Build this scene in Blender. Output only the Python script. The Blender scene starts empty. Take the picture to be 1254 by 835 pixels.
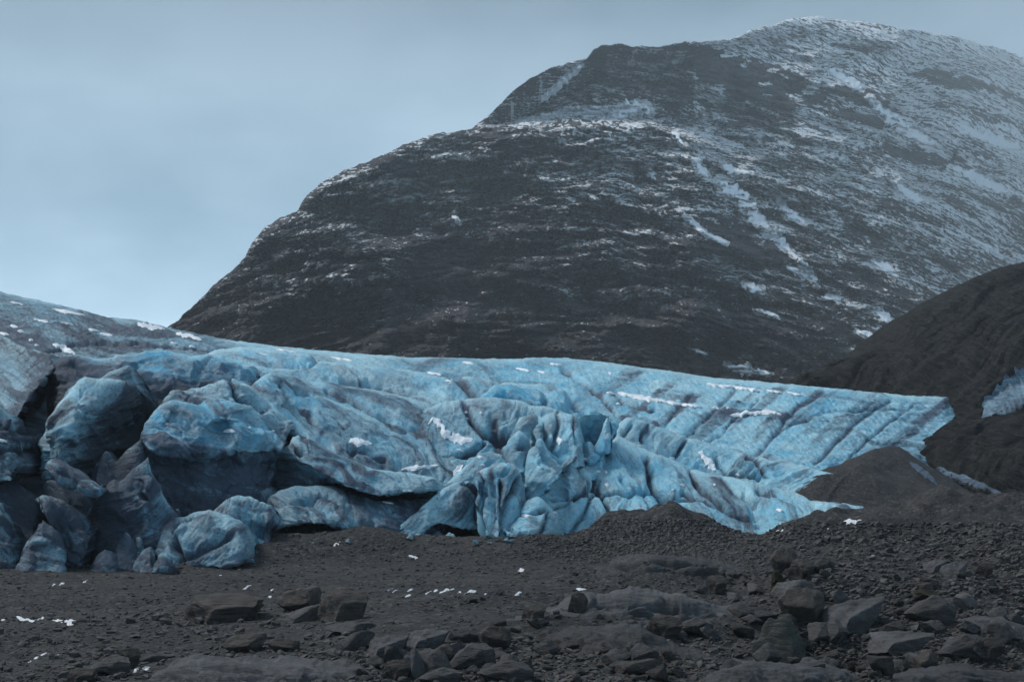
import bpy, math, random, time
_t0 = time.time()
import numpy as np
from mathutils import Vector
from mathutils.bvhtree import BVHTree

random.seed(7)
RNG = np.random.default_rng(11)
F, CX, HY, CH = 1722.0, 627.0, 545.0, 8.0          # lens in photo pixels, centre column, horizon row, eye height
scene = bpy.context.scene
COL = scene.collection

# ------------------------------------------------------------------ noise
_T = np.random.default_rng(5).random(65536)
def _h(ix, iy, iz):
    k = (ix * 73856093) ^ (iy * 19349663) ^ (iz * 83492791)
    k = (k ^ (k >> 13)) * 1274126177
    return _T[(k ^ (k >> 16)) & 65535]
def vn(x, y, z=0.0):
    x = np.asarray(x, float); y = np.asarray(y, float) + 0 * x; z = np.asarray(z, float) + 0 * x
    ix, iy, iz = [np.floor(a).astype(np.int64) for a in (x, y, z)]
    fx, fy, fz = x - ix, y - iy, z - iz
    fx, fy, fz = [a * a * a * (a * (a * 6 - 15) + 10) for a in (fx, fy, fz)]
    def L(a, b, t): return a + (b - a) * t
    c = [[[_h(ix + i, iy + j, iz + k) for k in (0, 1)] for j in (0, 1)] for i in (0, 1)]
    return L(L(L(c[0][0][0], c[1][0][0], fx), L(c[0][1][0], c[1][1][0], fx), fy),
             L(L(c[0][0][1], c[1][0][1], fx), L(c[0][1][1], c[1][1][1], fx), fy), fz) * 2 - 1
def fbm(x, y, z=0.0, o=4, g=0.5):
    s, a = 0, 1.0
    for i in range(o):
        s = s + a * vn(np.asarray(x) * 2**i + 17.3 * i, np.asarray(y) * 2**i - 9.1 * i, np.asarray(z) * 2**i + 3.7 * i); a *= g
    return s
def ridged(x, y, z=0.0, o=4):
    s, a = 0, 1.0
    for i in range(o):
        s = s + a * (1 - 2 * np.abs(vn(np.asarray(x) * 2**i + 5.3 * i, np.asarray(y) * 2**i + 2.9 * i, np.asarray(z) * 2**i))); a *= 0.5
    return s
def facets(P, size, seed):
    """broken-plane relief: every random cell carries its own tilted plane; returns (height, closeness to a break)"""
    Q = P / size; I = np.floor(Q).astype(np.int64); n = Q.shape[:-1]
    d1 = np.full(n, 9.0); d2 = np.full(n, 9.0); h1 = np.zeros(n); h2 = np.zeros(n)
    for i in (-1, 0, 1):
        for j in (-1, 0, 1):
            for k in (-1, 0, 1):
                a, b, c = I[..., 0] + i, I[..., 1] + j, I[..., 2] + k; s0 = seed * 1013
                C = np.stack([a + _h(a + s0, b, c), b + _h(a, b + s0, c + 7), c + _h(a + 5, b, c + s0)], -1); v = Q - C
                g = np.stack([_h(a + 11, b + s0, c), _h(a, b + 13 + s0, c), _h(a + s0, b, c + 17)], -1) * 2 - 1
                d = (v * v).sum(-1); h = (v * g).sum(-1) + 0.5 * (_h(a + 3, b + 3, c + 3 + s0) - .5)
                m = d < d1; m2 = (~m) & (d < d2)
                d2 = np.where(m, d1, np.where(m2, d, d2)); h2 = np.where(m, h1, np.where(m2, h, h2))
                d1 = np.where(m, d, d1); h1 = np.where(m, h, h1)
    e = np.sqrt(d2) - np.sqrt(d1); w = 0.5 + 0.5 * np.clip(e / 0.10, 0, 1); return h1 * w + h2 * (1 - w), np.exp(-(e / 0.05) ** 2)
def sst(a, b, x):
    t = np.clip((np.asarray(x, float) - a) / (b - a), 0, 1); return t * t * (3 - 2 * t)

# ------------------------------------------------------------------ object helpers
def at(px, py, D): return Vector(((px - CX) / F * D, D, CH + (HY - py) / F * D))
def tag(o, label=None, cat=None, group=None, kind=None):
    if label: o['label'] = label
    if cat: o['category'] = cat
    if group: o['group'] = group
    if kind: o['kind'] = kind
    return o
def empty(name, loc=(0, 0, 0)):
    o = bpy.data.objects.new(name, None); COL.objects.link(o); o.location = loc; return o
def make(name, V, faces, mat, parent=None, smooth=True, attrs=None, uv=None):
    me = bpy.data.meshes.new(name)
    V = np.asarray(V, float)
    if isinstance(faces, np.ndarray):
        n, k = faces.shape
        me.vertices.add(len(V)); me.vertices.foreach_set('co', V.ravel())
        me.loops.add(n * k); me.loops.foreach_set('vertex_index', faces.astype(np.int32).ravel())
        me.polygons.add(n); me.polygons.foreach_set('loop_start', np.arange(0, n * k, k, dtype=np.int32))
        me.update(calc_edges=True)
    else:
        me.from_pydata([tuple(v) for v in V], [], faces)
    me.polygons.foreach_set('use_smooth', [smooth] * len(me.polygons))
    if attrs is not None:
        a = me.attributes.new('mask', 'FLOAT_COLOR', 'POINT')
        c = np.ones((len(V), 4)); c[:, :attrs.shape[1]] = attrs
        a.data.foreach_set('color', c.ravel())
    if uv is not None:
        a = me.attributes.new('strata', 'FLOAT_VECTOR', 'POINT')
        c = np.zeros((len(V), 3)); c[:, :uv.shape[1]] = uv
        a.data.foreach_set('vector', c.ravel())
    me.materials.append(mat)
    me.update()
    o = bpy.data.objects.new(name, me); COL.objects.link(o)
    if parent:
        o.parent = parent
        o.location = -Vector(parent.location) if False else (0, 0, 0)
    return o
def gridfaces(R, C, wrapR=False):
    r = np.arange(R if wrapR else R - 1); c = np.arange(C - 1)
    rr, cc = np.meshgrid(r, c, indexing='ij'); r2 = (rr + 1) % R
    return np.stack([rr * C + cc, r2 * C + cc, r2 * C + cc + 1, rr * C + cc + 1], -1).reshape(-1, 4)

# ------------------------------------------------------------------ materials
class NT:
    def __init__(s, name):
        s.m = bpy.data.materials.new(name); s.m.use_nodes = True; s.t = s.m.node_tree; s.t.nodes.clear()
        s.out = s.n('ShaderNodeOutputMaterial'); s.b = s.n('ShaderNodeBsdfPrincipled')
        s.l(s.b.outputs[0], s.out.inputs[0])
    def n(s, typ, **k):
        q = s.t.nodes.new(typ)
        for a, v in k.items(): setattr(q, a, v)
        return q
    def l(s, a, b): s.t.links.new(a, b)
    def put(s, inp, v):
        if hasattr(v, 'is_linked') or isinstance(v, bpy.types.NodeSocket): s.l(v, inp)
        else: inp.default_value = v
    def noise(s, vec, scale, detail=6, rough=0.55, dist=0.0):
        q = s.n('ShaderNodeTexNoise'); s.put(q.inputs['Vector'], vec); q.inputs['Scale'].default_value = scale
        q.inputs['Detail'].default_value = detail; q.inputs['Roughness'].default_value = rough; q.inputs['Distortion'].default_value = dist
        return q.outputs[0]
    def voro(s, vec, scale, feature='F1', out=0):
        q = s.n('ShaderNodeTexVoronoi', feature=feature); s.put(q.inputs['Vector'], vec); q.inputs['Scale'].default_value = scale
        return q.outputs[out]
    def mapv(s, vec, scale=(1, 1, 1), rot=(0, 0, 0)):
        q = s.n('ShaderNodeMapping'); s.put(q.inputs[0], vec); q.inputs['Scale'].default_value = scale; q.inputs['Rotation'].default_value = rot
        return q.outputs[0]
    def mr(s, v, a, b, c=0.0, d=1.0, smooth=False):
        q = s.n('ShaderNodeMapRange'); q.interpolation_type = 'SMOOTHSTEP' if smooth else 'LINEAR'
        s.put(q.inputs[0], v)
        for i, x in enumerate((a, b, c, d)): s.put(q.inputs[i + 1], x)
        return q.outputs[0]
    def math(s, op, a, b=0.0, clamp=False):
        q = s.n('ShaderNodeMath', operation=op); q.use_clamp = clamp; s.put(q.inputs[0], a); s.put(q.inputs[1], b); return q.outputs[0]
    def mix(s, f, a, b):
        q = s.n('ShaderNodeMix', data_type='RGBA'); s.put(q.inputs[0], f)
        for i, v in ((6, a), (7, b)):
            s.put(q.inputs[i], v if not isinstance(v, tuple) else (*v, 1.0)[:4])
        return q.outputs[2]
    def bump(s, h, dist, strength=1.0, nrm=None):
        q = s.n('ShaderNodeBump'); s.put(q.inputs['Height'], h); q.inputs['Distance'].default_value = dist; q.inputs['Strength'].default_value = strength
        if nrm is not None: s.l(nrm, q.inputs['Normal'])
        return q.outputs[0]
    def pos(s): return s.n('ShaderNodeTexCoord').outputs['Object']
    def attr(s, name='mask'):
        q = s.n('ShaderNodeAttribute', attribute_name=name); return q
    def sep(s, v):
        q = s.n('ShaderNodeSeparateXYZ'); s.l(v, q.inputs[0]); return q.outputs
    def done(s, color, rough=0.8, normal=None, spec=0.3):
        s.put(s.b.inputs['Base Color'], color if not isinstance(color, tuple) else (*color, 1.0)[:4]); s.put(s.b.inputs['Roughness'], rough)
        s.b.inputs['Specular IOR Level'].default_value = spec
        if normal is not None: s.l(normal, s.b.inputs['Normal'])
        return s.m

def ice_material():
    m = NT('glacier_ice'); p = m.pos(); a = m.sep(m.attr().outputs['Vector']); st = m.attr('strata').outputs['Vector']
    n1 = m.noise(p, 0.16, 8, 0.6, 0.6); n2 = m.noise(p, 0.9, 8, 0.65); n3 = m.noise(p, 5.0, 6, 0.7)
    nb = m.noise(m.mapv(st, (0.22, 1.25, 1)), 1.0, 9, 0.66, 0.9)        # fine layers along the flow of each mass
    nb2 = m.noise(m.mapv(st, (1.6, 5.5, 1)), 1.0, 6, 0.72, 0.5)
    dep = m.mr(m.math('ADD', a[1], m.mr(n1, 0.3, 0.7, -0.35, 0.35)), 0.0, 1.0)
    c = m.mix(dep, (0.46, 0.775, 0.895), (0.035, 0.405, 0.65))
    frost = m.mr(m.math('ADD', m.math('MULTIPLY', nb, 0.6), m.math('MULTIPLY', n2, 0.6)), 0.58, 0.76)
    c = m.mix(m.math('MULTIPLY', frost, 0.6), c, (0.68, 0.86, 0.91))
    # dust lying in the ice: follows the painted mask of dirt, shade and crest light, the layers and a speckle
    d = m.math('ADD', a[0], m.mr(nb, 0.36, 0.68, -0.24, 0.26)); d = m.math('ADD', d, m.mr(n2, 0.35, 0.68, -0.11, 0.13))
    d = m.math('ADD', d, m.mr(nb2, 0.4, 0.7, -0.07, 0.12)); d = m.math('ADD', d, m.mr(n3, 0.4, 0.7, -0.09, 0.15))
    d = m.mr(d, -0.02, 0.92)
    dc = m.mix(m.mr(n1, 0.35, 0.65), (0.085, 0.13, 0.195), (0.034, 0.056, 0.092))
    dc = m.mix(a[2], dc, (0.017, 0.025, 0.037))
    c = m.mix(m.math('POWER', d, 0.85), c, dc)
    grit = m.math('MULTIPLY', m.mr(m.voro(p, 3.2), 0.16, 0.26, 1.0, 0.0), m.mr(n2, 0.42, 0.60)); c = m.mix(m.math('MULTIPLY', grit, 0.8), c, (0.03, 0.035, 0.045))
    nr = m.bump(n3, 0.22, 0.8); nr = m.bump(nb, 0.35, 0.65, nr); nr = m.bump(n2, 0.5, 0.6, nr)
    m.b.inputs['Subsurface Weight'].default_value = 0.0
    return m.done(c, m.mr(d, 0, 1, 0.26, 0.72), nr, 0.5)

def snow_material(k=0.8):
    m = NT('old_snow'); p = m.pos(); n = m.noise(p, 2.0, 6, 0.6); n2 = m.noise(p, 0.4, 5)
    c = m.mix(m.mr(n2, 0.35, 0.7), (k, k * 1.02, k * 1.05), (k * .72, k * .78, k * .85))
    return m.done(c, 0.7, m.bump(n, 0.1, 0.6), 0.2)

def mountain_material():
    m = NT('mountain_rock'); p = m.pos(); a = m.sep(m.attr().outputs['Vector']); st = m.attr('strata').outputs['Vector']
    s1 = m.noise(m.mapv(st, (0.030, 0.20, 1)), 1.0, 5, 0.60, 0.8)
    s2 = m.noise(m.mapv(st, (0.085, 0.42, 1)), 1.0, 3, 0.66, 0.5)
    big = m.noise(m.mapv(st, (0.006, 0.02, 1)), 1.0, 5, 0.55)
    n3 = m.noise(m.mapv(st, (0.22, 0.60, 1)), 1.0, 1.5, 0.6, 0.3)
    rock = m.mix(m.mr(big, 0.35, 0.65), (0.074, 0.069, 0.076), (0.108, 0.099, 0.106))
    rock = m.mix(m.mr(s2, 0.42, 0.68), rock, (0.030, 0.028, 0.029))
    rock = m.mix(m.mr(n3, 0.55, 0.8, 0, 0.35), rock, (0.11, 0.11, 0.115))
    # dusting of snow held on ledges
    v = m.math('ADD', m.math('MULTIPLY', s1, 0.42), m.math('MULTIPLY', s2, 0.58))
    v = m.math('ADD', v, m.math('MULTIPLY', m.math('SUBTRACT', n3, 0.5), 0.42))
    thr = m.mr(a[0], 0.0, 1.0, 0.70, 0.41)
    sn = m.mr(m.math('SUBTRACT', v, thr), -0.004, 0.032)
    sc = m.math('MULTIPLY', sn, m.mr(a[0], 0.0, 1.0, 0.70, 1.0))
    c = m.mix(sc, rock, (0.88, 0.91, 0.94))
    nr = m.bump(n3, 3.0, 0.8); nr = m.bump(s2, 9.0, 0.9, nr); nr = m.bump(s1, 18.0, 0.8, nr)
    return m.done(c, 0.9, nr, 0.1)

def gravel_material(name, c1, c2, c3, sc=1.0, big=0.05, bumpd=0.12):
    m = NT(name); p = m.pos()
    n1 = m.noise(p, big, 6, 0.6, 0.5); n2 = m.noise(p, 1.1 * sc, 7, 0.7)
    vo = m.n('ShaderNodeTexVoronoi'); m.l(p, vo.inputs['Vector']); vo.inputs['Scale'].default_value = 3.6 * sc
    col = m.sep(vo.outputs['Color'])
    n0 = m.noise(m.mapv(p, (0.5, 1.6, 1)), big * 2.4, 5, 0.6, 0.8); c = m.mix(m.mr(n1, 0.35, 0.65), c1, c2); c = m.mix(m.mr(n2, 0.4, 0.7, 0, 0.7), c, c3); c = m.mix(m.mr(n0, 0.48, 0.62, 0, 0.5), c, (c3[0] * 1.1, c3[1] * 1.05, c3[2]))
    c = m.mix(m.mr(col[0], 0.0, 1.0, 0.0, 0.5), c, (c2[0] * 0.4, c2[1] * 0.4, c2[2] * 0.4))
    c = m.mix(m.mr(col[1], 0.80, 1.0, 0, 0.45), c, (0.13, 0.13, 0.135))
    nr = m.bump(m.math('SUBTRACT', 1.0, vo.outputs[0]), bumpd, 0.9); nr = m.bump(n2, bumpd * 2.0, 0.8, nr)
    return m.done(c, 0.85, nr, 0.2)

def rock_material(name, c1, c2, c3, stri=(1, 1, 6), sc=1.0):
    m = NT(name); p = m.pos(); oi = m.n('ShaderNodeObjectInfo').outputs['Random']
    off = m.n('ShaderNodeVectorMath', operation='ADD'); m.l(p, off.inputs[0])
    cb = m.n('ShaderNodeCombineXYZ'); m.l(m.math('MULTIPLY', oi, 31.0), cb.inputs[0]); m.l(cb.outputs[0], off.inputs[1]); q = off.outputs[0]
    n1 = m.noise(m.mapv(q, stri, (0.25, 0.15, 0.3)), 1.3 * sc, 8, 0.65, 0.4); n2 = m.noise(q, 7 * sc, 6, 0.7); n3 = m.noise(q, 0.7 * sc, 4)
    c = m.mix(m.mr(n1, 0.36, 0.66), c1, c2); c = m.mix(m.mr(n3, 0.42, 0.62), c, c3)
    c = m.mix(m.mr(n2, 0.58, 0.75, 0, 0.5), c, (0.13, 0.125, 0.12))
    k = m.mr(oi, 0, 1, 0.72, 1.35)
    vm = m.n('ShaderNodeVectorMath', operation='SCALE'); m.l(c, vm.inputs[0]); m.l(k, vm.inputs['Scale'])
    nr = m.bump(n2, 0.10, 0.9); nr = m.bump(n1, 0.22, 0.9, nr)
    return m.done(vm.outputs[0], 0.75, nr, 0.25)

def hill_material():
    m = NT('hill_scree'); p = m.pos(); st = m.attr('strata').outputs['Vector']
    s = m.noise(m.mapv(st, (0.02, 0.16, 1)), 1.0, 8, 0.65, 0.7); s2 = m.noise(m.mapv(st, (0.25, 0.6, 1)), 1.0, 6, 0.7)
    n = m.noise(p, 0.6, 7, 0.7)
    c = m.mix(m.mr(s, 0.35, 0.65), (0.020, 0.020, 0.021), (0.042, 0.041, 0.041))
    c = m.mix(m.mr(n, 0.48, 0.64, 0, 0.8), c, (0.085, 0.080, 0.076))
    c = m.mix(m.mr(s2, 0.66, 0.74, 0, 0.5), c, (0.30, 0.31, 0.32))
    nr = m.bump(n, 1.2, 0.9); nr = m.bump(s2, 1.6, 0.8, nr); nr = m.bump(s, 6.0, 0.8, nr)
    return m.done(c, 0.9, nr, 0.12)

ICE = ice_material(); SNOW = snow_material(0.90); MOUNT = mountain_material(); HILL = hill_material()
GRAVEL = gravel_material('dark_gravel', (0.043, 0.0415, 0.0425), (0.025, 0.0245, 0.0255), (0.068, 0.065, 0.065))
STONES = gravel_material('loose_stones', (0.080, 0.076, 0.075), (0.040, 0.038, 0.038), (0.14, 0.134, 0.132), 1.4, 1.4, 0.05)
ROCKG = rock_material('grey_rock', (0.110, 0.108, 0.110), (0.044, 0.043, 0.046), (0.075, 0.070, 0.069))
ROCKB = rock_material('brown_rock', (0.088, 0.076, 0.069), (0.034, 0.030, 0.029), (0.052, 0.045, 0.041))
ROCKL = rock_material('striated_bedrock', (0.095, 0.096, 0.102), (0.032, 0.032, 0.034), (0.062, 0.060, 0.062), (0.5, 1.0, 3.6), 1.0)
ROCKY = rock_material('lichen_rock', (0.090, 0.080, 0.040), (0.045, 0.040, 0.028), (0.06, 0.055, 0.035))
ROCKE = rock_material('greenish_rock', (0.052, 0.060, 0.054), (0.030, 0.034, 0.032), (0.045, 0.045, 0.042))

# ------------------------------------------------------------------ the ice masses
def poly(pts, x): 
    p = np.array(pts, float); return np.interp(x, p[:, 0], p[:, 1])
def dist_poly(px, py, pts):
    d = np.full(px.shape, 1e9)
    for (x0, y0), (x1, y1) in zip(pts[:-1], pts[1:]):
        dx, dy = x1 - x0, y1 - y0; t = np.clip(((px - x0) * dx + (py - y0) * dy) / (dx * dx + dy * dy + 1e-9), 0, 1)
        d = np.minimum(d, np.hypot(px - x0 - t * dx, py - y0 - t * dy))
    return d
def loft(name, top, bot, Dt, Db, mat=None, parent=None, w=0.6, th=None, er=0.0, ew=25, amp=0.25, lam=3.0, fold=0.2, ang=0, bl=14,
         dirt=0.2, deep=0.2, dark=0.0, band=0.4, cracks=(), step=1.25, smooth=3.0, seed=0, dfun=None, afun=None, jag=0.6, ridge=0.0, label=None, back=7, fac=None, fsz=3.2):
    """one ice (or rock) mass: a crest line and a foot line seen from the front, each at its own distance, rounded over the crest and closed behind"""
    x0, x1 = top[0][0], top[-1][0]; W = x1 - x0
    C = max(10, int(W / step)); xs = np.linspace(x0, x1, C)
    def sm(a):
        k = max(1, int(smooth * C / W)); 
        if k < 2: return a
        ker = np.hanning(k * 2 + 3)[1:-1]; ker /= ker.sum(); b = np.pad(a, k, mode='edge')
        return np.convolve(b, ker, 'same')[k:-k]
    yt = sm(poly(top, xs)); yb = sm(poly(bot, xs)); yb = np.maximum(yb, yt + 0.6); jg = jag * fbm(xs / 9.0, seed + 0.5, o=4)
    DT = sm(poly(Dt, xs)) if isinstance(Dt, (list, tuple)) else np.full(C, float(Dt))
    DB = sm(poly(Db, xs)) if isinstance(Db, (list, tuple)) else np.full(C, float(Db))
    M = max(8, int(np.max(yb - yt) / step)); u = np.linspace(0, 1, M); t = (u ** 1.35)[:, None]
    prof = (1 - w) * t + w * np.sqrt(np.maximum(0, 1 - (1 - t) ** 2))
    PY = yt[None] + (yb - yt)[None] * t; PY = PY + jg[None] * np.exp(-(PY - yt[None]) / 4.0) * np.minimum(1, (yb - yt)[None] / 6); PX = np.repeat(xs[None], M, 0); DD = DT[None] + (DB - DT)[None] * prof
    if er:
        e = np.clip(np.minimum(xs - x0, x1 - xs) / min(ew, W / 2), 0, 1); DD = DD + (er * (1 - np.sqrt(np.maximum(0, 1 - (1 - e) ** 2))))[None]
    if dfun is not None: DD = DD + dfun(PX, PY, t)
    X = (PX - CX) / F * DD; Z = CH + (HY - PY) / F * DD
    T = th if th is not None else max(3.0, 0.06 * DT.mean())
    # behind the crest
    a = np.linspace(0, 1, back + 1)[1:][:, None] * math.pi / 2
    zb = Z[-1][None]; zt = Z[0][None]
    BD = DD[0][None] + T * np.sin(a); BZ = zt + (zb - zt) * (1 - np.cos(a)) ; BX = np.repeat(X[0][None], back, 0)
    X = np.vstack([X, BX[::-1]]); Y = np.vstack([DD, BD[::-1]]); Z = np.vstack([Z, BZ[::-1]])
    PX = np.vstack([PX, np.repeat(xs[None], back, 0)]); PYb = HY - (BZ - CH) / BD * F
    PY = np.vstack([PY, PYb[::-1]])
    R = M + back
    P = np.stack([X, Y, Z], -1)
    du = np.gradient(P, axis=1); Pp = np.concatenate([P[-1:], P, P[:1]], 0); dv = (Pp[2:] - Pp[:-2]) / 2
    N = np.cross(dv, du); N /= np.linalg.norm(N, axis=-1, keepdims=True) + 1e-9
    th_ = math.radians(ang); cc = PX * math.sin(th_) + PY * math.cos(th_); al = PX * math.cos(th_) - PY * math.sin(th_)
    warp = 0.9 * fbm(PX / 70.0, PY / 50.0, seed, o=3)
    b = fbm(cc / bl + warp * 1.4, al / (bl * 9) + 3.1 * seed, seed, o=4, g=0.55)
    sc = float(np.mean(DD)) / 120.0
    if mat is None or mat is ICE: amp, fold = amp * 0.42, fold * 0.60
    b2 = fbm(cc / (bl * 1.25) + warp * 1.1 + 40, al / (bl * 7) + 3.1 * seed, seed + 4, o=3, g=0.5)
    groove = np.exp(-np.abs(b2) / 0.045) * sst(-0.25, 0.35, fbm(PX / 60.0, PY / 40.0, seed + 30, o=2)) if (mat is None or mat is ICE) else 0 * PX
    disp = amp * fbm(X / lam, Y / lam, Z / lam + seed * 7.7, o=5, g=0.5) + fold * sc * b - 0.55 * fold * sc * groove - 0.10 * sc * ridged(X / 1.3, Y / 1.3, Z / 1.1, o=3) * (mat is None or mat is ICE)
    disp = disp - 0.35 * fold * sc * np.abs(fbm(cc / (bl * 0.45) + warp * 3, al / (bl * 3), seed + 2, o=3))
    brk = 0
    if mat is None or mat is ICE:
        fa = fac if fac is not None else {'serac': .62, 'ice_block': .5, 'ice_pillar': .30, 'ice_fin': .35, 'ice_wall': .6, 'ice_sheet': 0.0, 'ice_lobe': .16, 'ice_slab': .10}.get(name, .24)
        if fa:
            J = np.stack([X, Y, Z * 1.25], -1) + 0.5 * np.stack([fbm(X / 2, Z / 2, 1.0, o=2), fbm(X / 2, Z / 2, 5.0, o=2), fbm(X / 2, Z / 2, 9.0, o=2)], -1)
            hh, brk = facets(J, fsz, seed + 1); h3, _ = facets(J, fsz * .38, seed + 21); disp = disp + fa * hh * fsz / 3.2 + fa * .22 * h3
            brk = brk * sst(-.1, .4, fbm(PX / 40, PY / 30, seed + 50, o=2))
    if mat is ROCKL:
        hh, _ = facets(np.stack([X, Y, Z * 2], -1), 1.3, seed + 1); disp = disp + .16 * hh
    if ridge: disp = disp + ridge * ridged(X / (lam * 2), Y / (lam * 2), Z / lam + seed, o=5)
    D = dirt + band * sst(0.05, 0.75, b) - band * 0.25
    D = D + 0.42 * groove + 0.30 * brk; cr = np.zeros_like(D)
    for c in cracks:
        pts, wd, dp = c[0], c[1], c[2]; dw = c[3] if len(c) > 3 else 0.6
        jx = PX + 1.8 * fbm(PX / 14, PY / 14, seed + 9, o=3); jy = PY + 1.8 * fbm(PX / 14, PY / 14, seed + 19, o=3)
        d = dist_poly(jx, jy, pts); g = np.exp(-(d / wd) ** 2); disp = disp - 1.35 * dp * g; cr = np.maximum(cr, dw * (1.5 if dw > .15 else 1) * np.exp(-(d / (wd * 0.85)) ** 2))
    D = D + cr
    fade = np.ones(R); fade[M:] = 0.6; fade[:M] = 0.30 + 0.70 * sst(0, 14, np.mean(PY[:M] - yt[None], axis=1))
    P = P + N * (disp * fade[:, None])[..., None]
    dp_ = np.full_like(D, deep); dk = np.full_like(D, dark)
    if mat is None or mat is ICE:
        dpx = np.maximum(PY - np.concatenate([yt[None]] * R), 0); rim = np.exp(-(dpx / 4.0) ** 2); D = D - 0.26 * rim;  D[M:] = D[M:] + 0.2  # crests painted paler: thin ice edges plus top light put into the colour
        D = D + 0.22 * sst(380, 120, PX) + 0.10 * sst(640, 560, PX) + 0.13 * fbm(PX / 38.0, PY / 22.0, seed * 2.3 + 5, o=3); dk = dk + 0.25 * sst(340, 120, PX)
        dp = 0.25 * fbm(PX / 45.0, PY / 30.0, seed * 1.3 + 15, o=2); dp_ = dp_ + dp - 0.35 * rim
    if afun is not None: D, dp_, dk = afun(PX, PY, D, dp_, dk)
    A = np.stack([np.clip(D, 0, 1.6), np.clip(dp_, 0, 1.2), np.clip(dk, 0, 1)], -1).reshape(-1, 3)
    UV = np.stack([al * sc / 14.0 + seed * 3.1, cc * sc / 14.0 + warp, np.full_like(al, seed * 1.7)], -1).reshape(-1, 3)
    fs = gridfaces(R, C, True)
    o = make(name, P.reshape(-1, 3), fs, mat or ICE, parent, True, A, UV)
    bm = __import__('bmesh').new(); bm.from_mesh(o.data); bm.verts.ensure_lookup_table()
    for col in (0, C - 1):
        try: bm.faces.new([bm.verts[r * C + col] for r in (range(R) if col else range(R - 1, -1, -1))]).smooth = False
        except ValueError: pass
    bm.to_mesh(o.data); bm.free()
    if label: o['label'] = label
    return o

glacier = empty('glacier', (0, 0, 0))
tag(glacier, 'large blue crevassed glacier tongue with dirty grey streaks reaching across the valley floor', 'glacier')
def G_(name, *a, **k): return loft(name, *a, parent=glacier, **k)

print('T', round(time.time() - _t0, 1))
# upper ice sheet running back to the skyline
def sheet_attr(PX, PY, D, dp, dk):
    left = sst(520, 120, PX)
    D = D + 0.15 * left + 0.15 * sst(60, 0, PX)
    D = D - 0.20 * sst(600, 700, PX) * sst(480, 455, PY)
    b = fbm((PX * 0.70 + PY * 0.92) / 16.0, (PX - PY) / 160.0, 2.0, o=4)          # dust bands climbing to the right
    D = D + sst(680, 800, PX) * (0.66 * sst(0.05, 0.75, b) - 0.16)
    D = D + 0.22 * sst(980, 1130, PX)
    dp = dp + 0.35 * sst(430, 600, PX) * sst(800, 650, PX) + 0.12 * sst(640, 760, PX)
    return D, dp, dk
def sheet_relief(PX, PY, t):
    b = fbm((PX * 0.70 + PY * 0.92) / 22.0, (PX - PY) / 200.0, 2.0, o=3)
    return sst(680, 800, PX) * b * 0.8 + 2.5 * fbm(PX / 150.0, PY / 26.0, 4.0, o=3) * sst(0.0, 0.12, t)
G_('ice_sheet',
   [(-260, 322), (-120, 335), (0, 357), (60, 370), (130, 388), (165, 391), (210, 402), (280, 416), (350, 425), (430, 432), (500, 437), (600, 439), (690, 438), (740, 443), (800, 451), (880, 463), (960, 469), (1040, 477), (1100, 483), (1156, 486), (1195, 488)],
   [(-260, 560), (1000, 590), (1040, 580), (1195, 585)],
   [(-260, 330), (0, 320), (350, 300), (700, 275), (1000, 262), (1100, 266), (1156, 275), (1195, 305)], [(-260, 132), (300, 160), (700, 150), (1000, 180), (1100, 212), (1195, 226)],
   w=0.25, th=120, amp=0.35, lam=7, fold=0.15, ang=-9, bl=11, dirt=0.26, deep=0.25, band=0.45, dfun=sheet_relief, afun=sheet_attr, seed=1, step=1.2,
   cracks=[([(752, 480), (765, 492), (800, 500)], 3, .6), ([(690, 452), (735, 480), (752, 505)], 3.0, .8), ([(840, 535), (880, 498), (905, 470)], 3, 0.35, .45), ([(810, 525), (850, 480)], 3, 0.3, .4), ([(925, 560), (975, 500), (1010, 480)], 3, 0.3, .5),
           ([(1000, 565), (1050, 515), (1090, 490)], 3, 0.3, .5), ([(870, 540), (915, 500), (930, 485)], 2, .25, .3), ([(1040, 560), (1085, 520), (1120, 495)], 2, .25, .4), ([(60, 430), (90, 418), (180, 420), (300, 432)], 3, .8), ([(950, 530), (1010, 502), (1110, 500)], 2.5, 0.3, .3)])
# dirty ice behind the front masses, darkened to paint the shade of the hollows
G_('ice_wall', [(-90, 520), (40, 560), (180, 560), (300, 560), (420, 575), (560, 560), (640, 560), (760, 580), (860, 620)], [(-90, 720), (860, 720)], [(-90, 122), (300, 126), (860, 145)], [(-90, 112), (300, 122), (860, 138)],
   w=0.4, th=12, amp=0.5, lam=4, fold=0.3, ang=20, dirt=0.95, deep=0.2, dark=0.5, band=0.3, seed=2, step=2.5, label='dirty ice wall painted dark as shade in the hollows under the seracs')
G_('ice_slope', [(-200, 385), (0, 408), (30, 425), (62, 434), (66, 446)], [(-200, 620), (-20, 600), (0, 560), (14, 530), (24, 505), (35, 485), (52, 468), (66, 450)], [(-200, 210), (0, 205), (66, 150)], [(-200, 114), (0, 114), (66, 132)],
   w=0.3, th=14, er=0, amp=0.5, lam=4, fold=0.35, ang=-30, dirt=0.36, deep=0.3, band=0.45, seed=3, afun=lambda x, y, D, p, k: (D + .35 * sst(0, 25, x + (y - 500) * .6), p, k))
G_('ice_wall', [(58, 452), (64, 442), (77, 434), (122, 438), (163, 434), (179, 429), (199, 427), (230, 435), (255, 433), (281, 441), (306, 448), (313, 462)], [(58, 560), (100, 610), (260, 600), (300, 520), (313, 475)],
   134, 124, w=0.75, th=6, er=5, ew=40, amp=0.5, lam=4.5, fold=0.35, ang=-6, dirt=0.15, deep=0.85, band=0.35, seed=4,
   afun=lambda x, y, D, p, k: (D + 0.95 * sst(452, 482, y + 0.10 * (185 - x) * (x < 185) * 2.5) + 0.25 * sst(170, 120, x), p, k + 0.7 * sst(465, 500, y)), label='blue topped ice wall above the dark crevasse')
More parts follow.
